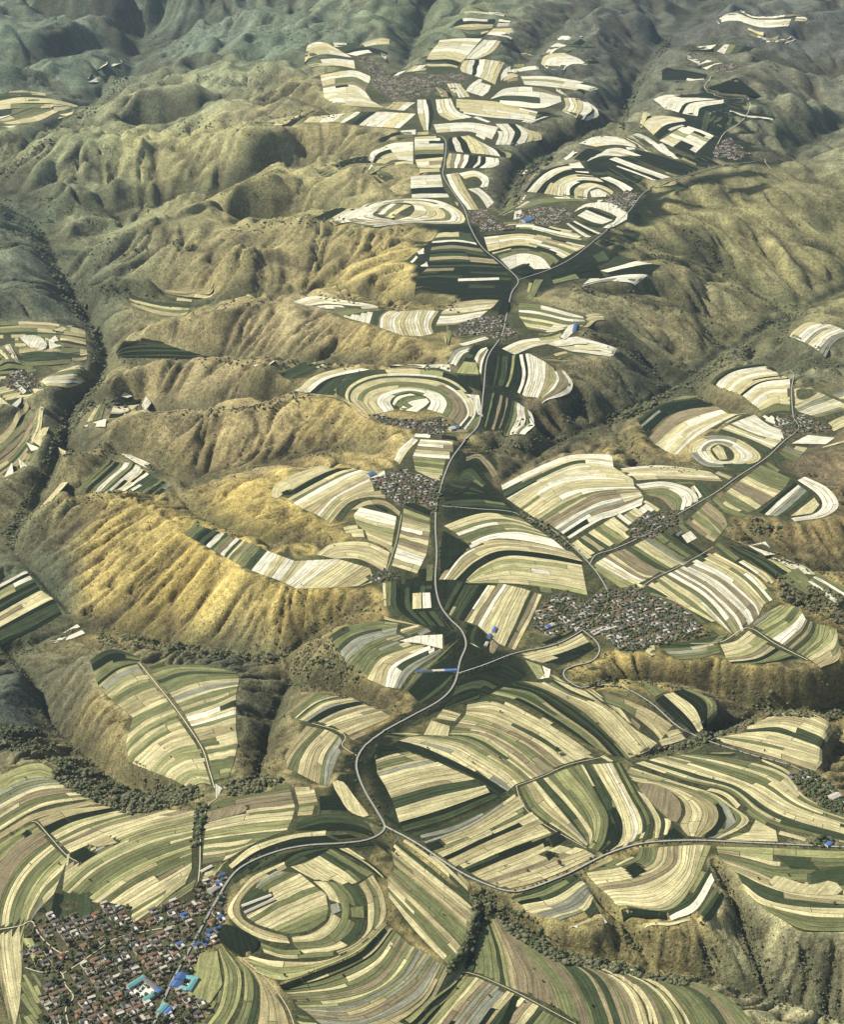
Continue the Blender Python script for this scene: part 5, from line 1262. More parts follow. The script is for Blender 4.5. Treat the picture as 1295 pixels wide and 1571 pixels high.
# ------------------------------------------------------------------ roads and tracks
ROADPTS = []
for kind, label, width, pts in ROADS:
    g = smooth_line(pts, step=3.0)
    x, y, zz = refine_z(g[:, 0], g[:, 1])
    ker = np.ones(5) / 5
    zz = np.convolve(np.pad(zz, 2, mode='edge'), ker, 'valid')
    tx, ty = np.gradient(x), np.gradient(y); l = np.hypot(tx, ty) + 1e-6
    nx, ny = -ty / l, tx / l
    wv = np.maximum(width * .42, .7 * mpp(g[:, 1]))
    ROADPTS.append((x, y, wv))
    m = len(x); lift = 1.9 if kind == 'road' else 1.2
    h = wv / 2
    zt = np.maximum(np.maximum(tz(x + nx*h, y + ny*h), tz(x - nx*h, y - ny*h)), zz) + lift
    P = np.concatenate([np.stack([x + nx*h, y + ny*h, zt], 1), np.stack([x - nx*h, y - ny*h, zt], 1),
                        np.stack([x + nx*h*1.03, y + ny*h*1.03, zt - lift - 1.5], 1), np.stack([x - nx*h*1.03, y - ny*h*1.03, zt - lift - 1.5], 1)])
    fc, mi = [], []
    for e in range(m - 1):
        fc.append((m+e, m+e+1, e+1, e)); mi.append(0)
        fc.append((e, e+1, 2*m+e+1, 2*m+e)); fc.append((3*m+e, 3*m+e+1, m+e+1, m+e)); mi += [1, 1]
    o = mesh_obj(kind, P, fc, [ROADM if kind == 'road' else PATHM, RISER], None, mi)
    tag(o, label, 'road' if kind == 'road' else 'track', None, 'structure')
def project(x, y, z):
    x = np.asarray(x, float); y = np.asarray(y, float); dz = np.asarray(z, float) - CAM_H
    fwd = y * math.cos(PITCH) - dz * math.sin(PITCH)
    up = y * math.sin(PITCH) + dz * math.cos(PITCH)
    return PW / 2 + FPX * x / fwd, PH / 2 - FPX * up / fwd
def ground_at(px, py, z=0.0):
    x, y, zz = refine_z(np.array([px], float), np.array([py], float), z)
    return float(x[0]), float(y[0]), float(zz[0])

# ------------------------------------------------------------------ buildings
WALLC = [simple_mat('earth_brick_wall', (.30, .23, .15), .2, .6), simple_mat('whitewashed_wall', (.50, .47, .40), .15, .6), simple_mat('grey_brick_wall', (.22, .20, .17), .2, .6)]
ROOFC = {
 'grey tiled': simple_mat('grey_tile_roof', (.125, .115, .10), .3, .8), 'brown tiled': simple_mat('brown_tile_roof', (.20, .135, .085), .3, .8),
 'red tiled': simple_mat('red_tile_roof', (.26, .14, .085), .25, .8), 'blue metal': simple_mat('blue_metal_roof', (.07, .13, .27), .3, .5, .5),
 'pale concrete': simple_mat('pale_concrete_roof', (.40, .36, .27), .25, .5), 'teal metal': simple_mat('teal_metal_roof', (.13, .30, .27), .2, .4, .6),
}
YARD = simple_mat('swept_earth_yard', (.25, .21, .135), .3, .3)
WHITEYARD = simple_mat('white_concrete_yard', (.68, .64, .52), .12, .1)
DOORM = simple_mat('dark_timber_door', (.06, .04, .03), .2, 1.0)

def box_faces(b): return [(b, b+1, b+2, b+3), (b+7, b+6, b+5, b+4), (b, b+4, b+5, b+1), (b+1, b+5, b+6, b+2), (b+2, b+6, b+7, b+3), (b+3, b+7, b+4, b)]
class MB:
    def __init__(s): s.v, s.f = [], []
    def box(s, x0, x1, y0, y1, z0, z1):
        b = len(s.v)
        s.v += [(x0,y0,z1),(x1,y0,z1),(x1,y1,z1),(x0,y1,z1),(x0,y0,z0),(x1,y0,z0),(x1,y1,z0),(x0,y1,z0)]
        s.f += box_faces(b); return s
    def gable(s, x0, x1, y0, y1, z0, h, t=.35):
        """pitched roof slab with thickness, ridge along x"""
        b = len(s.v); ym = (y0 + y1) / 2
        for (zz) in (z0 + t, z0):
            for x in (x0, x1): s.v += [(x, y0, zz), (x, ym, zz + h), (x, y1, zz)]
        T_ = lambda i: b + i
        s.f += [(T_(0),T_(3),T_(4),T_(1)), (T_(1),T_(4),T_(5),T_(2)), (T_(6),T_(7),T_(10),T_(9)), (T_(7),T_(8),T_(11),T_(10)),
                (T_(0),T_(6),T_(9),T_(3)), (T_(2),T_(5),T_(11),T_(8)), (T_(0),T_(1),T_(7),T_(6)), (T_(1),T_(2),T_(8),T_(7)), (T_(3),T_(9),T_(10),T_(4)), (T_(4),T_(10),T_(11),T_(5))]
        return s
    def house_wall(s, x0, x1, y0, y1, z0, z1, h):
        """box with gable ends"""
        b = len(s.v); ym = (y0 + y1) / 2
        s.v += [(x0,y0,z0),(x1,y0,z0),(x1,y1,z0),(x0,y1,z0),(x0,y0,z1),(x1,y0,z1),(x1,y1,z1),(x0,y1,z1),(x0,ym,z1+h),(x1,ym,z1+h)]
        s.f += [(b,b+1,b+5,b+4),(b+1,b+2,b+6,b+9,b+5),(b+2,b+3,b+7,b+6),(b+3,b,b+4,b+8,b+7)]
        return s
    def mesh(s, name, mat):
        me = bpy.data.meshes.new(name); me.from_pydata(s.v, [], s.f); me.materials.append(mat); return me
    def build(s, name, mat, parent=None):
        o = bpy.data.objects.new(name, s.mesh(name, mat)); COL.objects.link(o)
        if parent: o.parent = parent
        return o

def house_meshes(kind):
    """parts of one courtyard house: (name, mesh)"""
    roof, wall, var = kind
    rm = ROOFC[roof]; wm = WALLC[wall]
    w = (13, 12, 14)[var]; dep = 16
    parts = []
    parts.append(('yard', MB().box(-w/2, w/2, -dep/2, dep/2, -2, .25).mesh('yard', YARD)))
    m = MB().house_wall(-w/2+.5, w/2-.5, 2.6, 7.6, -2, 3.4, 1.6)
    parts.append(('wall', m.mesh('wall', wm)))
    if roof == 'pale concrete':
        parts.append(('roof', MB().box(-w/2+.2, w/2-.2, 2.2, 8.0, 5.05, 5.45).mesh('roof', rm)))
        parts[1] = ('wall', MB().box(-w/2+.5, w/2-.5, 2.6, 7.6, -2, 5.04).mesh('wall', wm))
    else:
        parts.append(('roof', MB().gable(-w/2, w/2, 2.0, 8.2, 3.35, 1.7).mesh('roof', rm)))
    sx = -1 if var != 1 else 1
    a, b = (-w/2+.5, -w/2+4.6) if sx < 0 else (w/2-4.6, w/2-.5)
    parts.append(('side_wing', MB().box(a, b, -6.0, 1.4, -2, 2.9).box(a-.25, b+.25, -6.3, 1.7, 2.92, 3.2).mesh('side_wing', rm if var == 0 else wm)))
    cw = MB()
    cw.box(-w/2, -w/2+.4, -dep/2+.4, dep/2, -2, 2.2).box(w/2-.4, w/2, -dep/2+.4, dep/2, -2, 2.2).box(-w/2, -1.2, -dep/2, -dep/2+.4, -2, 2.2).box(1.6, w/2, -dep/2, -dep/2+.4, -2, 2.2)
    parts.append(('courtyard_wall', cw.mesh('courtyard_wall', WALLC[0] if wall != 1 else WALLC[1])))
    parts.append(('gate', MB().box(-1.2, 1.6, -dep/2-.2, -dep/2+1.0, -2, 2.5).box(-1.6, 2.0, -dep/2-.5, -dep/2+1.3, 2.5, 2.9).mesh('gate', DOORM)))
    return parts
HK = [(r, w, v) for r in ROOFC if r != 'teal metal' for w, v in ((0, 0), (1, 1), (2, 2))]
HM = {k: house_meshes(k) for k in HK}

SPECIAL_PX = [[(196,1518),(215,1497),(245,1519),(227,1544)],[(258,1517),(273,1494),(306,1504),(292,1525)],[(240,1556),(250,1540),(267,1547),(257,1562)]]
ROWZONE = [(262,1440),(290,1388),(330,1385),(345,1390),(318,1440),(290,1460)]
HOUSES = []
for (nm, poly, ang, pitch, dens), vz in zip(VILLAGES, VPOLY):
    P = np.array(poly, float)
    wx, wy, wz = refine_z(P[:, 0], P[:, 1], vz)
    cx, cy = wx.mean(), wy.mean(); a = math.radians(ang); ca, sa = math.cos(a), math.sin(a)
    ext = max(np.ptp(wx), np.ptp(wy)) * .8
    n = int(ext / pitch) + 1
    wpoly = list(zip(wx, wy))
    k = 0
    for r in range(-n, n + 1):
        for c in range(-n, n + 1):
            u = c * (pitch - .8) + (c // 5) * 7 + R.uniform(-.8, .8); v = r * (pitch + .8) + (r // 2) * 6 + R.uniform(-.8, .8)
            x = cx + u * ca - v * sa; y = cy + u * sa + v * ca
            if R.random() > .84 * dens + .03: continue
            if not inpoly(np.array([x]), np.array([y]), wpoly)[0]: continue
            z = float(tz(x, y)); px, py = project(x, y, z); px, py = float(px), float(py)
            if any(inpoly(np.array([px]), np.array([py]), s)[0] for s in SPECIAL_PX): continue
            ow = own_get(np.array([px]), np.array([py]))[0]
            if ow != -1000: continue
            near = 1e9; nearmain = 1e9
            for q, (rx, ry, rw) in enumerate(ROADPTS):
                d = np.hypot(rx - x, ry - y)
                near = min(near, (d - rw / 2).min())
                if q == 0: nearmain = d.min()
            if near < 8.5: continue
            HOUSES.append((math.hypot(x, y), x, y, z, a + R.gauss(0, .035) + (math.pi / 2 if R.random() < .07 else 0), nm, px, py, nearmain))
HOUSES.sort(key=lambda h: h[0])
ROWP = np.array(ROWZONE)
LM = [((222,1520),'near the school compound'),((282,1510),'near the office compound'),((327,1370),'near the white barn'),((70,1440),'beside the western lane'),((180,1442),'beside the crossing lane'),((105,1535),'beside the southern lane'),
 ((300,1415),'in the red roofed rows'),((140,1400),'under the dark northern fields'),((60,1500),'at the western field edge'),((150,1500),'in the crowded village centre'),((255,1555),'by the workshop compound'),((230,1460),'east of the village centre')]
LM2 = [((845,962),'near the blue farm building'),((870,925),'under the striped field'),((920,968),'by the narrow pale sheds'),((925,915),'beside the winding lane'),((990,915),'under the long straight strips'),((1065,962),'at the eastern tip'),((960,985),'above the brown scarp'),((985,950),'in the tight centre'),((1030,975),'by the southern track'),((900,945),'west of the lane')]
def pick_kind(h):
    nm, px, py, nmn = h[5:]
    q = R.random()
    if nm == 'lower village' and inpoly(np.array([px]), np.array([py]), ROWZONE)[0]:
        roof = 'red tiled' if q < .32 else ('brown tiled' if q < .74 else ('blue metal' if q < .87 else 'pale concrete'))
    elif nm == 'lower village' and nmn < 40:
        roof = 'blue metal' if q < .2 else ('red tiled' if q < .35 else ('pale concrete' if q < .78 else 'brown tiled'))
    else:
        roof = 'grey tiled' if q < .5 else ('brown tiled' if q < .74 else ('pale concrete' if q < .86 else ('red tiled' if q < .992 else 'blue metal')))
    return (roof,) + R.choice([k[1:] for k in HK if k[0] == roof])
far_parts = {}
for i, h in enumerate(HOUSES):
    kind = pick_kind(h)
    _, x, y, z, rz, nm, px, py, nmn = h
    if i < 298:
        wallw = ('earth walled', 'whitewashed', 'grey brick')[kind[1]]
        if nm == 'lower village': where = min(LM, key=lambda m: (m[0][0]-px)**2 + 2*(m[0][1]-py)**2)[1]; vill = 'lower village'
        elif nm == 'hilltop village': where = min(LM2, key=lambda m: (m[0][0]-px)**2 + 2*(m[0][1]-py)**2)[1]; vill = 'hilltop village'
        else: where = 'among its few neighbours'; vill = nm
        root = empty('courtyard_house', (x, y, z), '%s %s %s, %s' % (wallw, 'house with', kind[0] + ' roof ' + where, vill), 'house', 'courtyard houses of the ' + vill, None, rz)
        for pn, me in HM[kind]:
            o = bpy.data.objects.new(pn, me); COL.objects.link(o); o.parent = root
    else:
        ca, sa = math.cos(rz), math.sin(rz)
        for pn, me in HM[kind]:
            if pn in ('gate',): continue
            d = far_parts.setdefault(me.materials[0].name, [[], []])
            b = len(d[0])
            for v in me.vertices:
                d[0].append((x + v.co.x * ca - v.co.y * sa, y + v.co.x * sa + v.co.y * ca, z + v.co.z))
            for p in me.polygons: d[1].append(tuple(b + q for q in p.vertices))
VV, FF, MI, mats = [], [], [], []
for mn, (vv, ff) in far_parts.items():
    b = len(VV); mats.append(bpy.data.materials[mn]); VV += vv
    FF += [tuple(b + q for q in f) for f in ff]; MI += [len(mats) - 1] * len(ff)
o = mesh_obj('distant_village_houses', VV, FF, mats, None, MI)
tag(o, 'tightly packed small houses of the distant villages along the plateau', 'houses', None, 'stuff')
print('houses', len(HOUSES))

# ---- buildings that stand out
def frame_of(px0, py0, px1, py1):
    a = np.array(ground_at(px0, py0)); b = np.array(ground_at(px1, py1))
    c = (a + b) / 2; d = b - a
    return c, math.hypot(d[0], d[1]), math.atan2(d[1], d[0])
def long_building(name, label, cat, p0, p1, depth, h, roofs, wall, group=None):
    c, L, rz = frame_of(*p0, *p1)
    root = empty(name, tuple(c), label, cat, group, None, rz)
    MB().house_wall(-L/2, L/2, -depth/2, depth/2, -3, h, depth*.16).build('wall', wall, root)
    x = -L/2 - .4
    for (frac, rm) in roofs:
        x2 = x + (L + .8) * frac
        MB().gable(x, x2 - .05, -depth/2-.5, depth/2+.5, h-.05, depth*.17).build('roof', rm, root)
        x = x2
    MB().box(-1.5, 1.5, -depth/2-.12, -depth/2+.3, -2, min(h-.6, 2.8)).build('door', DOORM, root)
    return root
RB, RT, RP, RG, RR = ROOFC['blue metal'], ROOFC['teal metal'], ROOFC['pale concrete'], ROOFC['grey tiled'], ROOFC['red tiled']
WW, WE, WG = WALLC[1], WALLC[0], WALLC[2]
long_building('roadside_shed', 'long low shed with blue and white roof beside the dark highway fields', 'shed', (638,1032), (701,1029), 7, 3.5, [(.18, RB), (.22, RG), (.3, RP), (.3, RB)], WW)
long_building('storage_shed', 'blue roofed shed at the top of the dark strip west of the hilltop village', 'shed', (757,971), (760,964), 8, 4, [(1, RB)], WW)
long_building('storage_shed', 'small blue roofed shed in the middle of the dark strip', 'shed', (750,980), (753,975), 8, 4, [(1, RB)], WW)
long_building('storage_shed', 'pale roofed shed at the lower end of the dark strip', 'shed', (745,993), (748,987), 7, 4, [(1, RP)], WW)
long_building('farm_building', 'blue and white farm building at the western edge of the hilltop village', 'farm building', (838,964), (850,959), 12, 4, [(.5, RB), (.5, RP)], WW)
long_building('farm_building', 'blue roofed building on the pale field east of the crossroad village', 'farm building', (881,510), (884,499), 12, 5, [(1, RB)], WW)
long_building('farm_building', 'lone bright blue building above the middle village', 'farm building', (564,731), (574,727), 16, 5, [(1, RB)], WW)
long_building('farm_building', 'bright blue building at the western end of the far dome village', 'farm building', (802,341), (815,337), 30, 6, [(1, RB)], WW)
long_building('farm_building', 'white and blue building at the eastern end of the dome village', 'farm building', (690,661), (703,656), 16, 6, [(.6, RP), (.4, RB)], WW)
long_building('white_barn', 'bright white barn at the northern end of the lower village street', 'barn', (321,1371), (331,1364), 13, 6, [(1, RP)], WW)
for q, (p0, p1, w) in enumerate((((371,1392),(416,1375),'upper'), ((375,1402),(421,1381),'lower'))):
    long_building('livestock_shed', '%s of two long pale sheds inside the round dome field' % w, 'shed', p0, p1, 6, 3, [(1, RP)], WE)
long_building('livestock_shed', 'long narrow pale shed by the hedge track north of the lower village', 'shed', (308,1339), (325,1330), 6, 3, [(1, RP)], WE)
for q, (p0, p1, w) in enumerate((((908,971),(929,962),'upper'), ((911,975),(931,966),'lower'))):
    long_building('livestock_shed', '%s of two narrow pale sheds beside the hilltop village lane' % w, 'shed', p0, p1, 5, 3, [(1, RP)], WE)
long_building('white_house', 'large white roofed house below the eastern road bend', 'house', (1274,1227), (1288,1221), 14, 5, [(1, RP)], WW)
long_building('blue_shed', 'small bright blue shed at the end of the eastern yard', 'shed', (1268,1299), (1275,1295), 9, 4, [(1, RB)], WW)
long_building('small_house', 'pair of grey roofs at the field edge east of the roadside hamlet', 'house', (1040,822), (1048,818), 9, 4, [(1, RG)], WE)

def compound(name, label, px4, wings, yard_mat, extra=None):
    """px4: left, top, right, bottom corners in the photo; wings along the sides 0 left-top, 1 top-right, 2 right-bottom, 3 bottom-left"""
    C4 = [np.array(ground_at(*p)) for p in px4]
    c = sum(C4) / 4
    ex = (C4[2] - C4[1] + C4[3] - C4[0]) / 2; ey = (C4[1] - C4[0] + C4[2] - C4[3]) / 2
    W, D = math.hypot(ex[0], ex[1]), math.hypot(ey[0], ey[1]); rz = math.atan2(ex[1], ex[0])
    root = empty(name, tuple(c), label, 'walled compound', None, None, rz)
    MB().box(-W/2, W/2, -D/2, D/2, -4, .4).build('yard', yard_mat, root)
    t = .5
    cw = MB().box(-W/2-t, -W/2, -D/2-t, D/2+t, -4, 2.6).box(W/2, W/2+t, -D/2-t, D/2+t, -4, 2.6).box(-W/2, W/2, D/2, D/2+t, -4, 2.6).box(-W/2, -3, -D/2-t, -D/2, -4, 2.6).box(3, W/2, -D/2-t, -D/2, -4, 2.6)
    cw.build('boundary_wall', WW, root)
    for (side, f0, f1, dep, h, roof, wall) in wings:
        L = (f1 - f0)
        if side in (1, 3):
            y = D/2 - dep/2 - .6 if side == 1 else -D/2 + dep/2 + .6
            cx_ = -W/2 + W * (f0 + f1) / 2; Lm = W * L - .8; rr = 0
        else:
            cx_ = -W/2 + dep/2 + .6 if side == 0 else W/2 - dep/2 - .6
            y = -D/2 + D * (f0 + f1) / 2; Lm = D * L - .8; rr = math.pi / 2
        wl = MB().house_wall(-Lm/2, Lm/2, -dep/2, dep/2, 0.3, h, dep*.15).build('wing', wall, root)
        wl.location = (cx_, y, 0); wl.rotation_euler = (0, 0, rr)
        MB().gable(-Lm/2-.3, Lm/2+.3, -dep/2-.5, dep/2+.5, h-.05, dep*.16).build('roof', roof, wl)
        wn = MB()
        nwin = max(2, int(Lm / 4))
        for q in range(nwin):
            xx = -Lm/2 + Lm * (q + .5) / nwin
            wn.box(xx-.7, xx+.7, -dep/2-.08, -dep/2+.2, 1.2, 2.6).box(xx-.7, xx+.7, dep/2-.2, dep/2+.08, 1.2, 2.6)
        wn.build('windows', DOORM, wl)
    return root, (W, D)
compound('school_compound', 'walled school with pale yard and teal roofed wings in the lower village', SPECIAL_PX[0],
  [(0, .05, .98, 9, 5, RT, WW), (1, .14, .74, 8, 5, RG, WW), (1, .76, .99, 9, 6, RB, WW), (2, .02, .8, 8, 5, RT, WW)], WHITEYARD)
root, (W, D) = compound('office_compound', 'blue and teal roofed compound east of the lower village street', SPECIAL_PX[1],
  [(0, .02, .46, 17, 6, RB, WW), (0, .52, .98, 17, 6, RB, WW), (1, .36, .99, 9, 5, RT, WW), (2, .04, .84, 9, 5, RT, WW), (3, .4, .8, 9, 5, RT, WW)], WHITEYARD)
POND = simple_mat('dark_garden_bed', (.02, .028, .016), .3, .3)
for q in (-.12, .2):
    MB().box(W*.08, W*.3, D*(q-.11), D*(q+.11), .38, .9).build('garden_bed', POND, root)
compound('workshop_compound', 'small compound with one teal and one blue roof by the lower street', SPECIAL_PX[2],
  [(0, .05, .95, 10, 5, RT, WW), (2, .1, .8, 8, 5, RB, WW)], WHITEYARD)

# ------------------------------------------------------------------ trees and scrub
LEAF = [simple_mat('dark_leaf', (.045, .058, .026), .4, .4), simple_mat('olive_leaf', (.075, .078, .034), .4, .4), simple_mat('bare_twig_crown', (.12, .10, .06), .35, .4), simple_mat('dusty_leaf', (.10, .105, .055), .4, .4)]
BARK = simple_mat('grey_bark', (.12, .10, .08), .2, 1.0)
def ico(seed, squash=.8, rough=.28):
    r = random.Random(seed); t = (1 + 5 ** .5) / 2
    v = [(-1,t,0),(1,t,0),(-1,-t,0),(1,-t,0),(0,-1,t),(0,1,t),(0,-1,-t),(0,1,-t),(t,0,-1),(t,0,1),(-t,0,-1),(-t,0,1)]
    f = [(0,11,5),(0,5,1),(0,1,7),(0,7,10),(0,10,11),(1,5,9),(5,11,4),(11,10,2),(10,7,6),(7,1,8),(3,9,4),(3,4,2),(3,2,6),(3,6,8),(3,8,9),(4,9,5),(2,4,11),(6,2,10),(8,6,7),(9,8,1)]
    L = math.hypot(1, t)
    V_ = np.array(v) / L
    V_ = V_ * np.array([[1 + r.uniform(-rough, rough)] for _ in v]) * np.array([1, 1, squash])
    return V_, np.array(f)
def crown_mesh(seed):
    r = random.Random(seed); VV, FF = [], []
    b = 0
    for q in range(9):
        V_, F_ = ico(seed * 31 + q, .8, .35)
        s = r.uniform(.28, .5); a = r.uniform(0, 6.28); d = r.uniform(0, .62)
        VV.append(V_ * s + np.array([math.cos(a) * d, math.sin(a) * d, r.uniform(-.35, .5)])); FF.append(F_ + b); b += 12
    for q in range(40):      # loose leaf sprays around the clumps
        a = r.uniform(0, 6.28); e = r.uniform(-.5, 1.2); d = r.uniform(.75, 1.08)
        c = np.array([math.cos(a) * math.cos(e) * d, math.sin(a) * math.cos(e) * d, math.sin(e) * d * .85])
        VV.append(c + np.array([[r.uniform(-.16, .16) for _ in range(3)] for _ in range(3)])); FF.append(np.array([[0, 1, 2]]) + b); b += 3
    return np.concatenate(VV), np.concatenate(FF)
CROWNS = []
for s in range(6):
    cv, cf = crown_mesh(s + 3)
    me = bpy.data.meshes.new('crown'); me.from_pydata([tuple(v) for v in cv], [], [tuple(int(q) for q in f) for f in cf]); me.materials.append(LEAF[s % 3]); CROWNS.append(me)
tm = MB()
for k in range(6):
    a0, a1 = k * math.pi / 3, (k + 1) * math.pi / 3
    b = len(tm.v)
    tm.v += [(.12*math.cos(a0), .12*math.sin(a0), -.6), (.12*math.cos(a1), .12*math.sin(a1), -.6), (.06*math.cos(a1), .06*math.sin(a1), 1.0), (.06*math.cos(a0), .06*math.sin(a0), 1.0)]
    tm.f.append((b, b+1, b+2, b+3))
TRUNK = tm.mesh('trunk', BARK)
def tree(x, y, z, r, label, group, dark=None):
    root = empty('tree', (x, y, z), label, 'tree', group, None, R.uniform(0, 6.28))
    c = bpy.data.objects.new('crown', CROWNS[R.choice((0, 3)) if dark else R.choice((1, 2, 4, 5))]); COL.objects.link(c); c.parent = root
    c.location = (0, 0, r * 1.25); c.scale = (r, r, r * R.uniform(.9, 1.25))
    t = bpy.data.objects.new('trunk', TRUNK); COL.objects.link(t); t.parent = root; t.scale = (r, r, r * .9)
n_trees = 0
SINGLE = [((858,1327),5.5,'large dark tree beside the pale field north of the eastern road'),((849,1314),5,'dark tree at the corner of the black field above the eastern road'),((856,1157),8,'big round dark tree standing alone in the curved straw terraces'),
 ((215,1515),4.2,'upper of two dark round trees in the school yard'),((211,1520),4.2,'lower of two dark round trees in the school yard'),((1263,1289),6,'tall dark tree beside the eastern walled yard'),((1255,1291),5,'dark tree behind the eastern walled yard'),
 ((913,1054),7,'dark spreading tree at the bend of the white hairpin road'),((907,1056),6,'smaller dark tree beside the white hairpin road')]
for (px, py), r, lab in SINGLE:
    x, y, z = ground_at(px, py); tree(x, y, z, r, lab, 'single trees standing out in the fields', True); n_trees += 1
def scatter_poly(poly, n):
    P = np.array(poly, float); out = []
    while len(out) < n:
        x = NR.uniform(P[:, 0].min(), P[:, 0].max(), n * 3); y = NR.uniform(P[:, 1].min(), P[:, 1].max(), n * 3)
        m = inpoly(x, y, poly)
        out += list(zip(x[m], y[m]))
    return np.array(out[:n])
# trees among the courtyards
TP = scatter_poly(VILLAGES[0][1], 200)
for px, py in TP:
    if any(inpoly(np.array([px]), np.array([py]), s)[0] for s in SPECIAL_PX): continue
    x, y, z = ground_at(px, py)
    if min((np.hypot(rx - x, ry - y) - rw / 2).min() for rx, ry, rw in ROADPTS[:10]) < 2.5: continue
    sz = R.uniform(3.0, 6.6); where = min(LM, key=lambda m: (m[0][0]-px)**2 + 2*(m[0][1]-py)**2)[1]
    dk = R.random() < .65
    tree(x, y, z, sz, '%s %s tree among houses %s, lower village' % ('large' if sz > 5 else 'small', 'dark' if dk else 'pale leaved', where), 'trees among the lower village courtyards', dk); n_trees += 1
# small trees dotted over the near fields
k = 0
while k < 100:
    px, py = R.uniform(10, 1285), R.uniform(880, 1560)
    if own_get(np.array([px]), np.array([py]))[0] <= 0: continue
    x, y, z = ground_at(px, py)
    ti_ = int(own_get(np.array([px]), np.array([py]))[0]); ti_ = [l[0] for l in LOFT if l[4] == ti_]
    lab = 'small dark tree on the ' + T[ti_[0]][0] if ti_ else 'small dark tree on the near terraces'
    tree(x, y, z, R.uniform(1.5, 3.2), ' '.join(lab.split()[:16]), 'small trees dotted over the near terraces', True); k += 1; n_trees += 1

# woods, hedges and scrub too many to count
IC = [ico(100 + q, .85, .35) for q in range(5)]
def mass(name, label, pts, radii, mats, clumps=2, spread=.7):
    n = len(pts); 
    x, y, z = refine_z(pts[:, 0], pts[:, 1], 0.0)
    ok = np.abs(np.arctan2(x, y)) < PHI - .01
    x, y, z, radii = x[ok], y[ok], z[ok], radii[ok]; n = len(x)
    VV, FF, MI, b = [], [], [], 0
    for c in range(clumps):
        for q in range(len(IC)):
            sel = np.arange(n)[(np.arange(n) + c) % len(IC) == q]
            if len(sel) == 0: continue
            V0, F0 = IC[q]
            s = radii[sel] * NR.uniform(.65, 1.05, len(sel)) * (1 if c == 0 else .7)
            o_ = np.stack([x[sel] + NR.uniform(-1, 1, len(sel)) * spread * radii[sel] * (c > 0), y[sel] + NR.uniform(-1, 1, len(sel)) * spread * radii[sel] * (c > 0), tz(x[sel], y[sel]) + s * .55 + NR.uniform(0, .5, len(sel)) * radii[sel] * (c > 0)], 1)
            th = NR.uniform(0, 6.28, len(sel)); ct, st_ = np.cos(th), np.sin(th)
            VX = V0[None] * s[:, None, None]
            W_ = np.stack([VX[..., 0] * ct[:, None] - VX[..., 1] * st_[:, None], VX[..., 0] * st_[:, None] + VX[..., 1] * ct[:, None], VX[..., 2]], -1) + o_[:, None]
            VV.append(W_.reshape(-1, 3)); FF.append((F0[None] + (np.arange(len(sel)) * 12)[:, None, None] + b).reshape(-1, 3)); b += 12 * len(sel)
            MI.append(np.repeat(NR.integers(0, len(mats), len(sel)), len(F0)))
    o = big_mesh(name, np.concatenate(VV), np.concatenate(FF), mats, np.concatenate(MI))
    return tag(o, label, 'trees', None, 'stuff')
pts, rd_ = [], []
for poly, n in WOODS:
    if n == 0: continue
    n = int(n * 2.4)
    p = scatter_poly(poly, n); pts.append(p); rd_.append(np.clip(NR.lognormal(.85, .45, n), 1, 6.5) * (1 + .0 * p[:, 1]) * np.where(p[:, 1] < 700, 1.5, 1))
for line in VALLEYS:
    g = smooth_line(line, step=1.0)
    thin = np.clip(vnoise(g[:, 0] * .03, g[:, 1] * .03, 77) + .55, 0, 1)
    g = g[NR.random(len(g)) < thin]
    p = g[:, :2] + NR.normal(0, 1, (len(g), 2)) * np.array([7.0, 3.5]); pts.append(p); rd_.append(NR.uniform(1.0, 3.3, len(g)) * np.where(p[:, 1] < 700, 1.5, 1))
mass('gully_woods', 'dark scrubby woods filling the gully floors', np.concatenate(pts), np.concatenate(rd_), LEAF, 3)
pts, rd_ = [], []
for nm, poly, ang, pitch, dens in VILLAGES[1:]:
    a = np.array(poly); area = abs(sum(a[i-1][0]*a[i][1] - a[i][0]*a[i-1][1] for i in range(len(a)))) / 2
    n = int(area / 10) + 6
    p = scatter_poly(poly, n); pts.append(p); rd_.append(NR.uniform(2.2, 4.5, n))
p = scatter_poly(VILLAGES[0][1], 1000); pts.append(p); rd_.append(NR.uniform(1.4, 4.0, 1000))
mass('village_trees', 'dark bushes and trees crowded between the village houses', np.concatenate(pts), np.concatenate(rd_), LEAF[:2], 2)
pts = []
for line in ROADS[:6]:
    g = smooth_line(line[3], step=7.0)
    for sd in (-1, 1):
        off = sd * (line[2] / 2 + 4) / mpp(g[:, 1]) * np.array([[1, .25]]).repeat(len(g), 0).T
        keep = NR.random(len(g)) < .35
        pts.append((g[:, :2] + off.T)[keep])
p = np.concatenate(pts); 
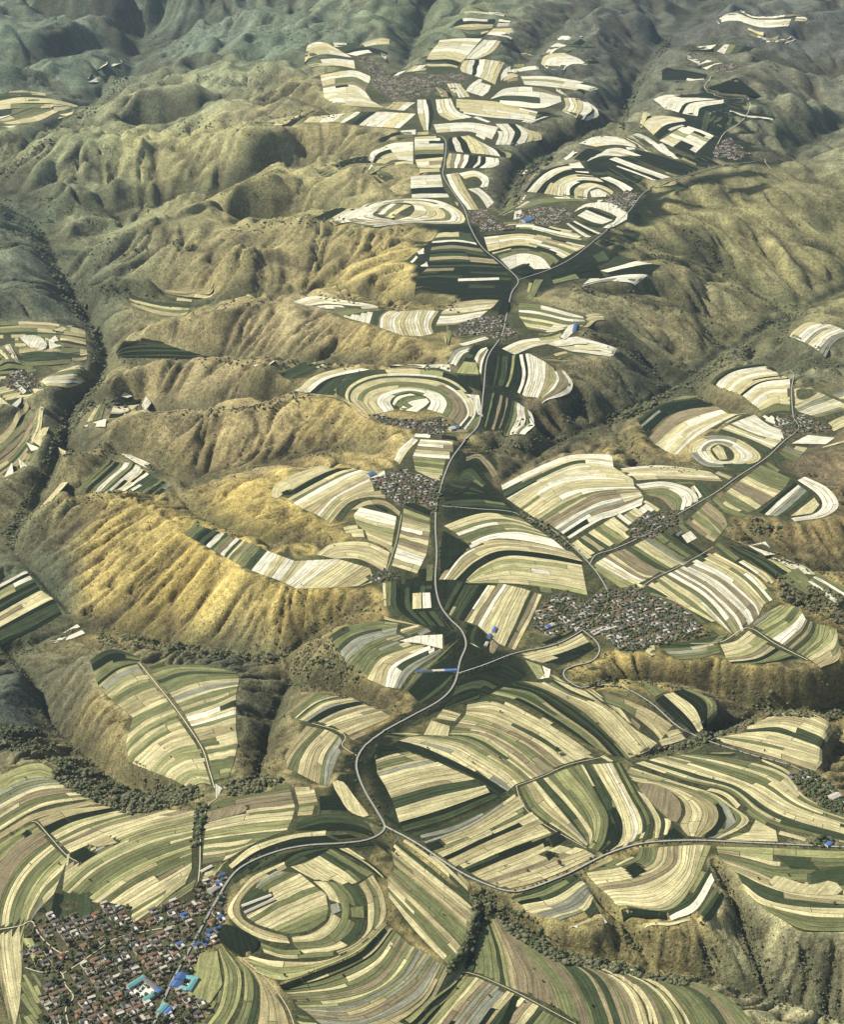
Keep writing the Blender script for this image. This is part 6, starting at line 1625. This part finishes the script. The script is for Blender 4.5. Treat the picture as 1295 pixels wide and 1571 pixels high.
mass('roadside_trees', 'thin broken line of roadside trees along the plateau roads', p, NR.uniform(1.6, 3.0, len(p)), LEAF[:2], 2)
# shrubs on the bare slopes
n = 62000
fi = NR.uniform(8, NX - 9, n); fj = NR.uniform(0, NY * .86, n)
ii = fj.astype(int) * NX + fi.astype(int)
keep = (slope.ravel()[ii] > .16) & (pm_soft.ravel()[ii] < .05) & (NR.random(n) < .45 + .4 * np.clip(-l2.ravel()[ii], -1, 1))
i2, j2 = fi[keep], fj[keep]
ph_ = (i2 - (NX - 1) / 2) * CELL; rr_ = R0 * np.exp(j2 * CELL)
sx, sy = rr_ * np.sin(ph_), rr_ * np.cos(ph_); sz = tz(sx, sy)
V0 = np.array([(1,0,0),(0,1,0),(-1,0,0),(0,-1,0),(0,0,1.1),(0,0,-.6)]); F0 = np.array([(0,1,4),(1,2,4),(2,3,4),(3,0,4),(1,0,5),(2,1,5),(3,2,5),(0,3,5)])
m = len(sx); s = NR.uniform(.7, 1.9, m) * np.where(rr_ > 4500, 1.6, 1)
W_ = V0[None] * s[:, None, None] * NR.uniform(.7, 1.3, (m, 6, 1)) + np.stack([sx, sy, sz + s * .3], 1)[:, None]
o = big_mesh('hillside_shrubs', W_.reshape(-1, 3), (F0[None] + (np.arange(m) * 6)[:, None, None]).reshape(-1, 3), LEAF, np.repeat(NR.integers(0, 3, m), 8))
tag(o, 'low shrubs dotted over the bare loess slopes', 'shrubs', None, 'stuff')
print('trees', n_trees, 'shrubs', m)

# ------------------------------------------------------------------ air
if HAZE > 0:
    hb = MB().box(-95000, 95000, -95000, 95000, -520, 2120)
    hm = bpy.data.materials.new('thin_blue_haze'); hm.use_nodes = True
    nt = hm.node_tree; nt.nodes.clear()
    out = nt.nodes.new('ShaderNodeOutputMaterial'); pv = nt.nodes.new('ShaderNodeVolumePrincipled')
    pv.inputs['Color'].default_value = (.62, .78, .95, 1); pv.inputs['Density'].default_value = HAZE
    pv.inputs['Anisotropy'].default_value = .25
    nt.links.new(pv.outputs[0], out.inputs['Volume'])
    o = hb.build('haze', hm); o['kind'] = 'stuff'
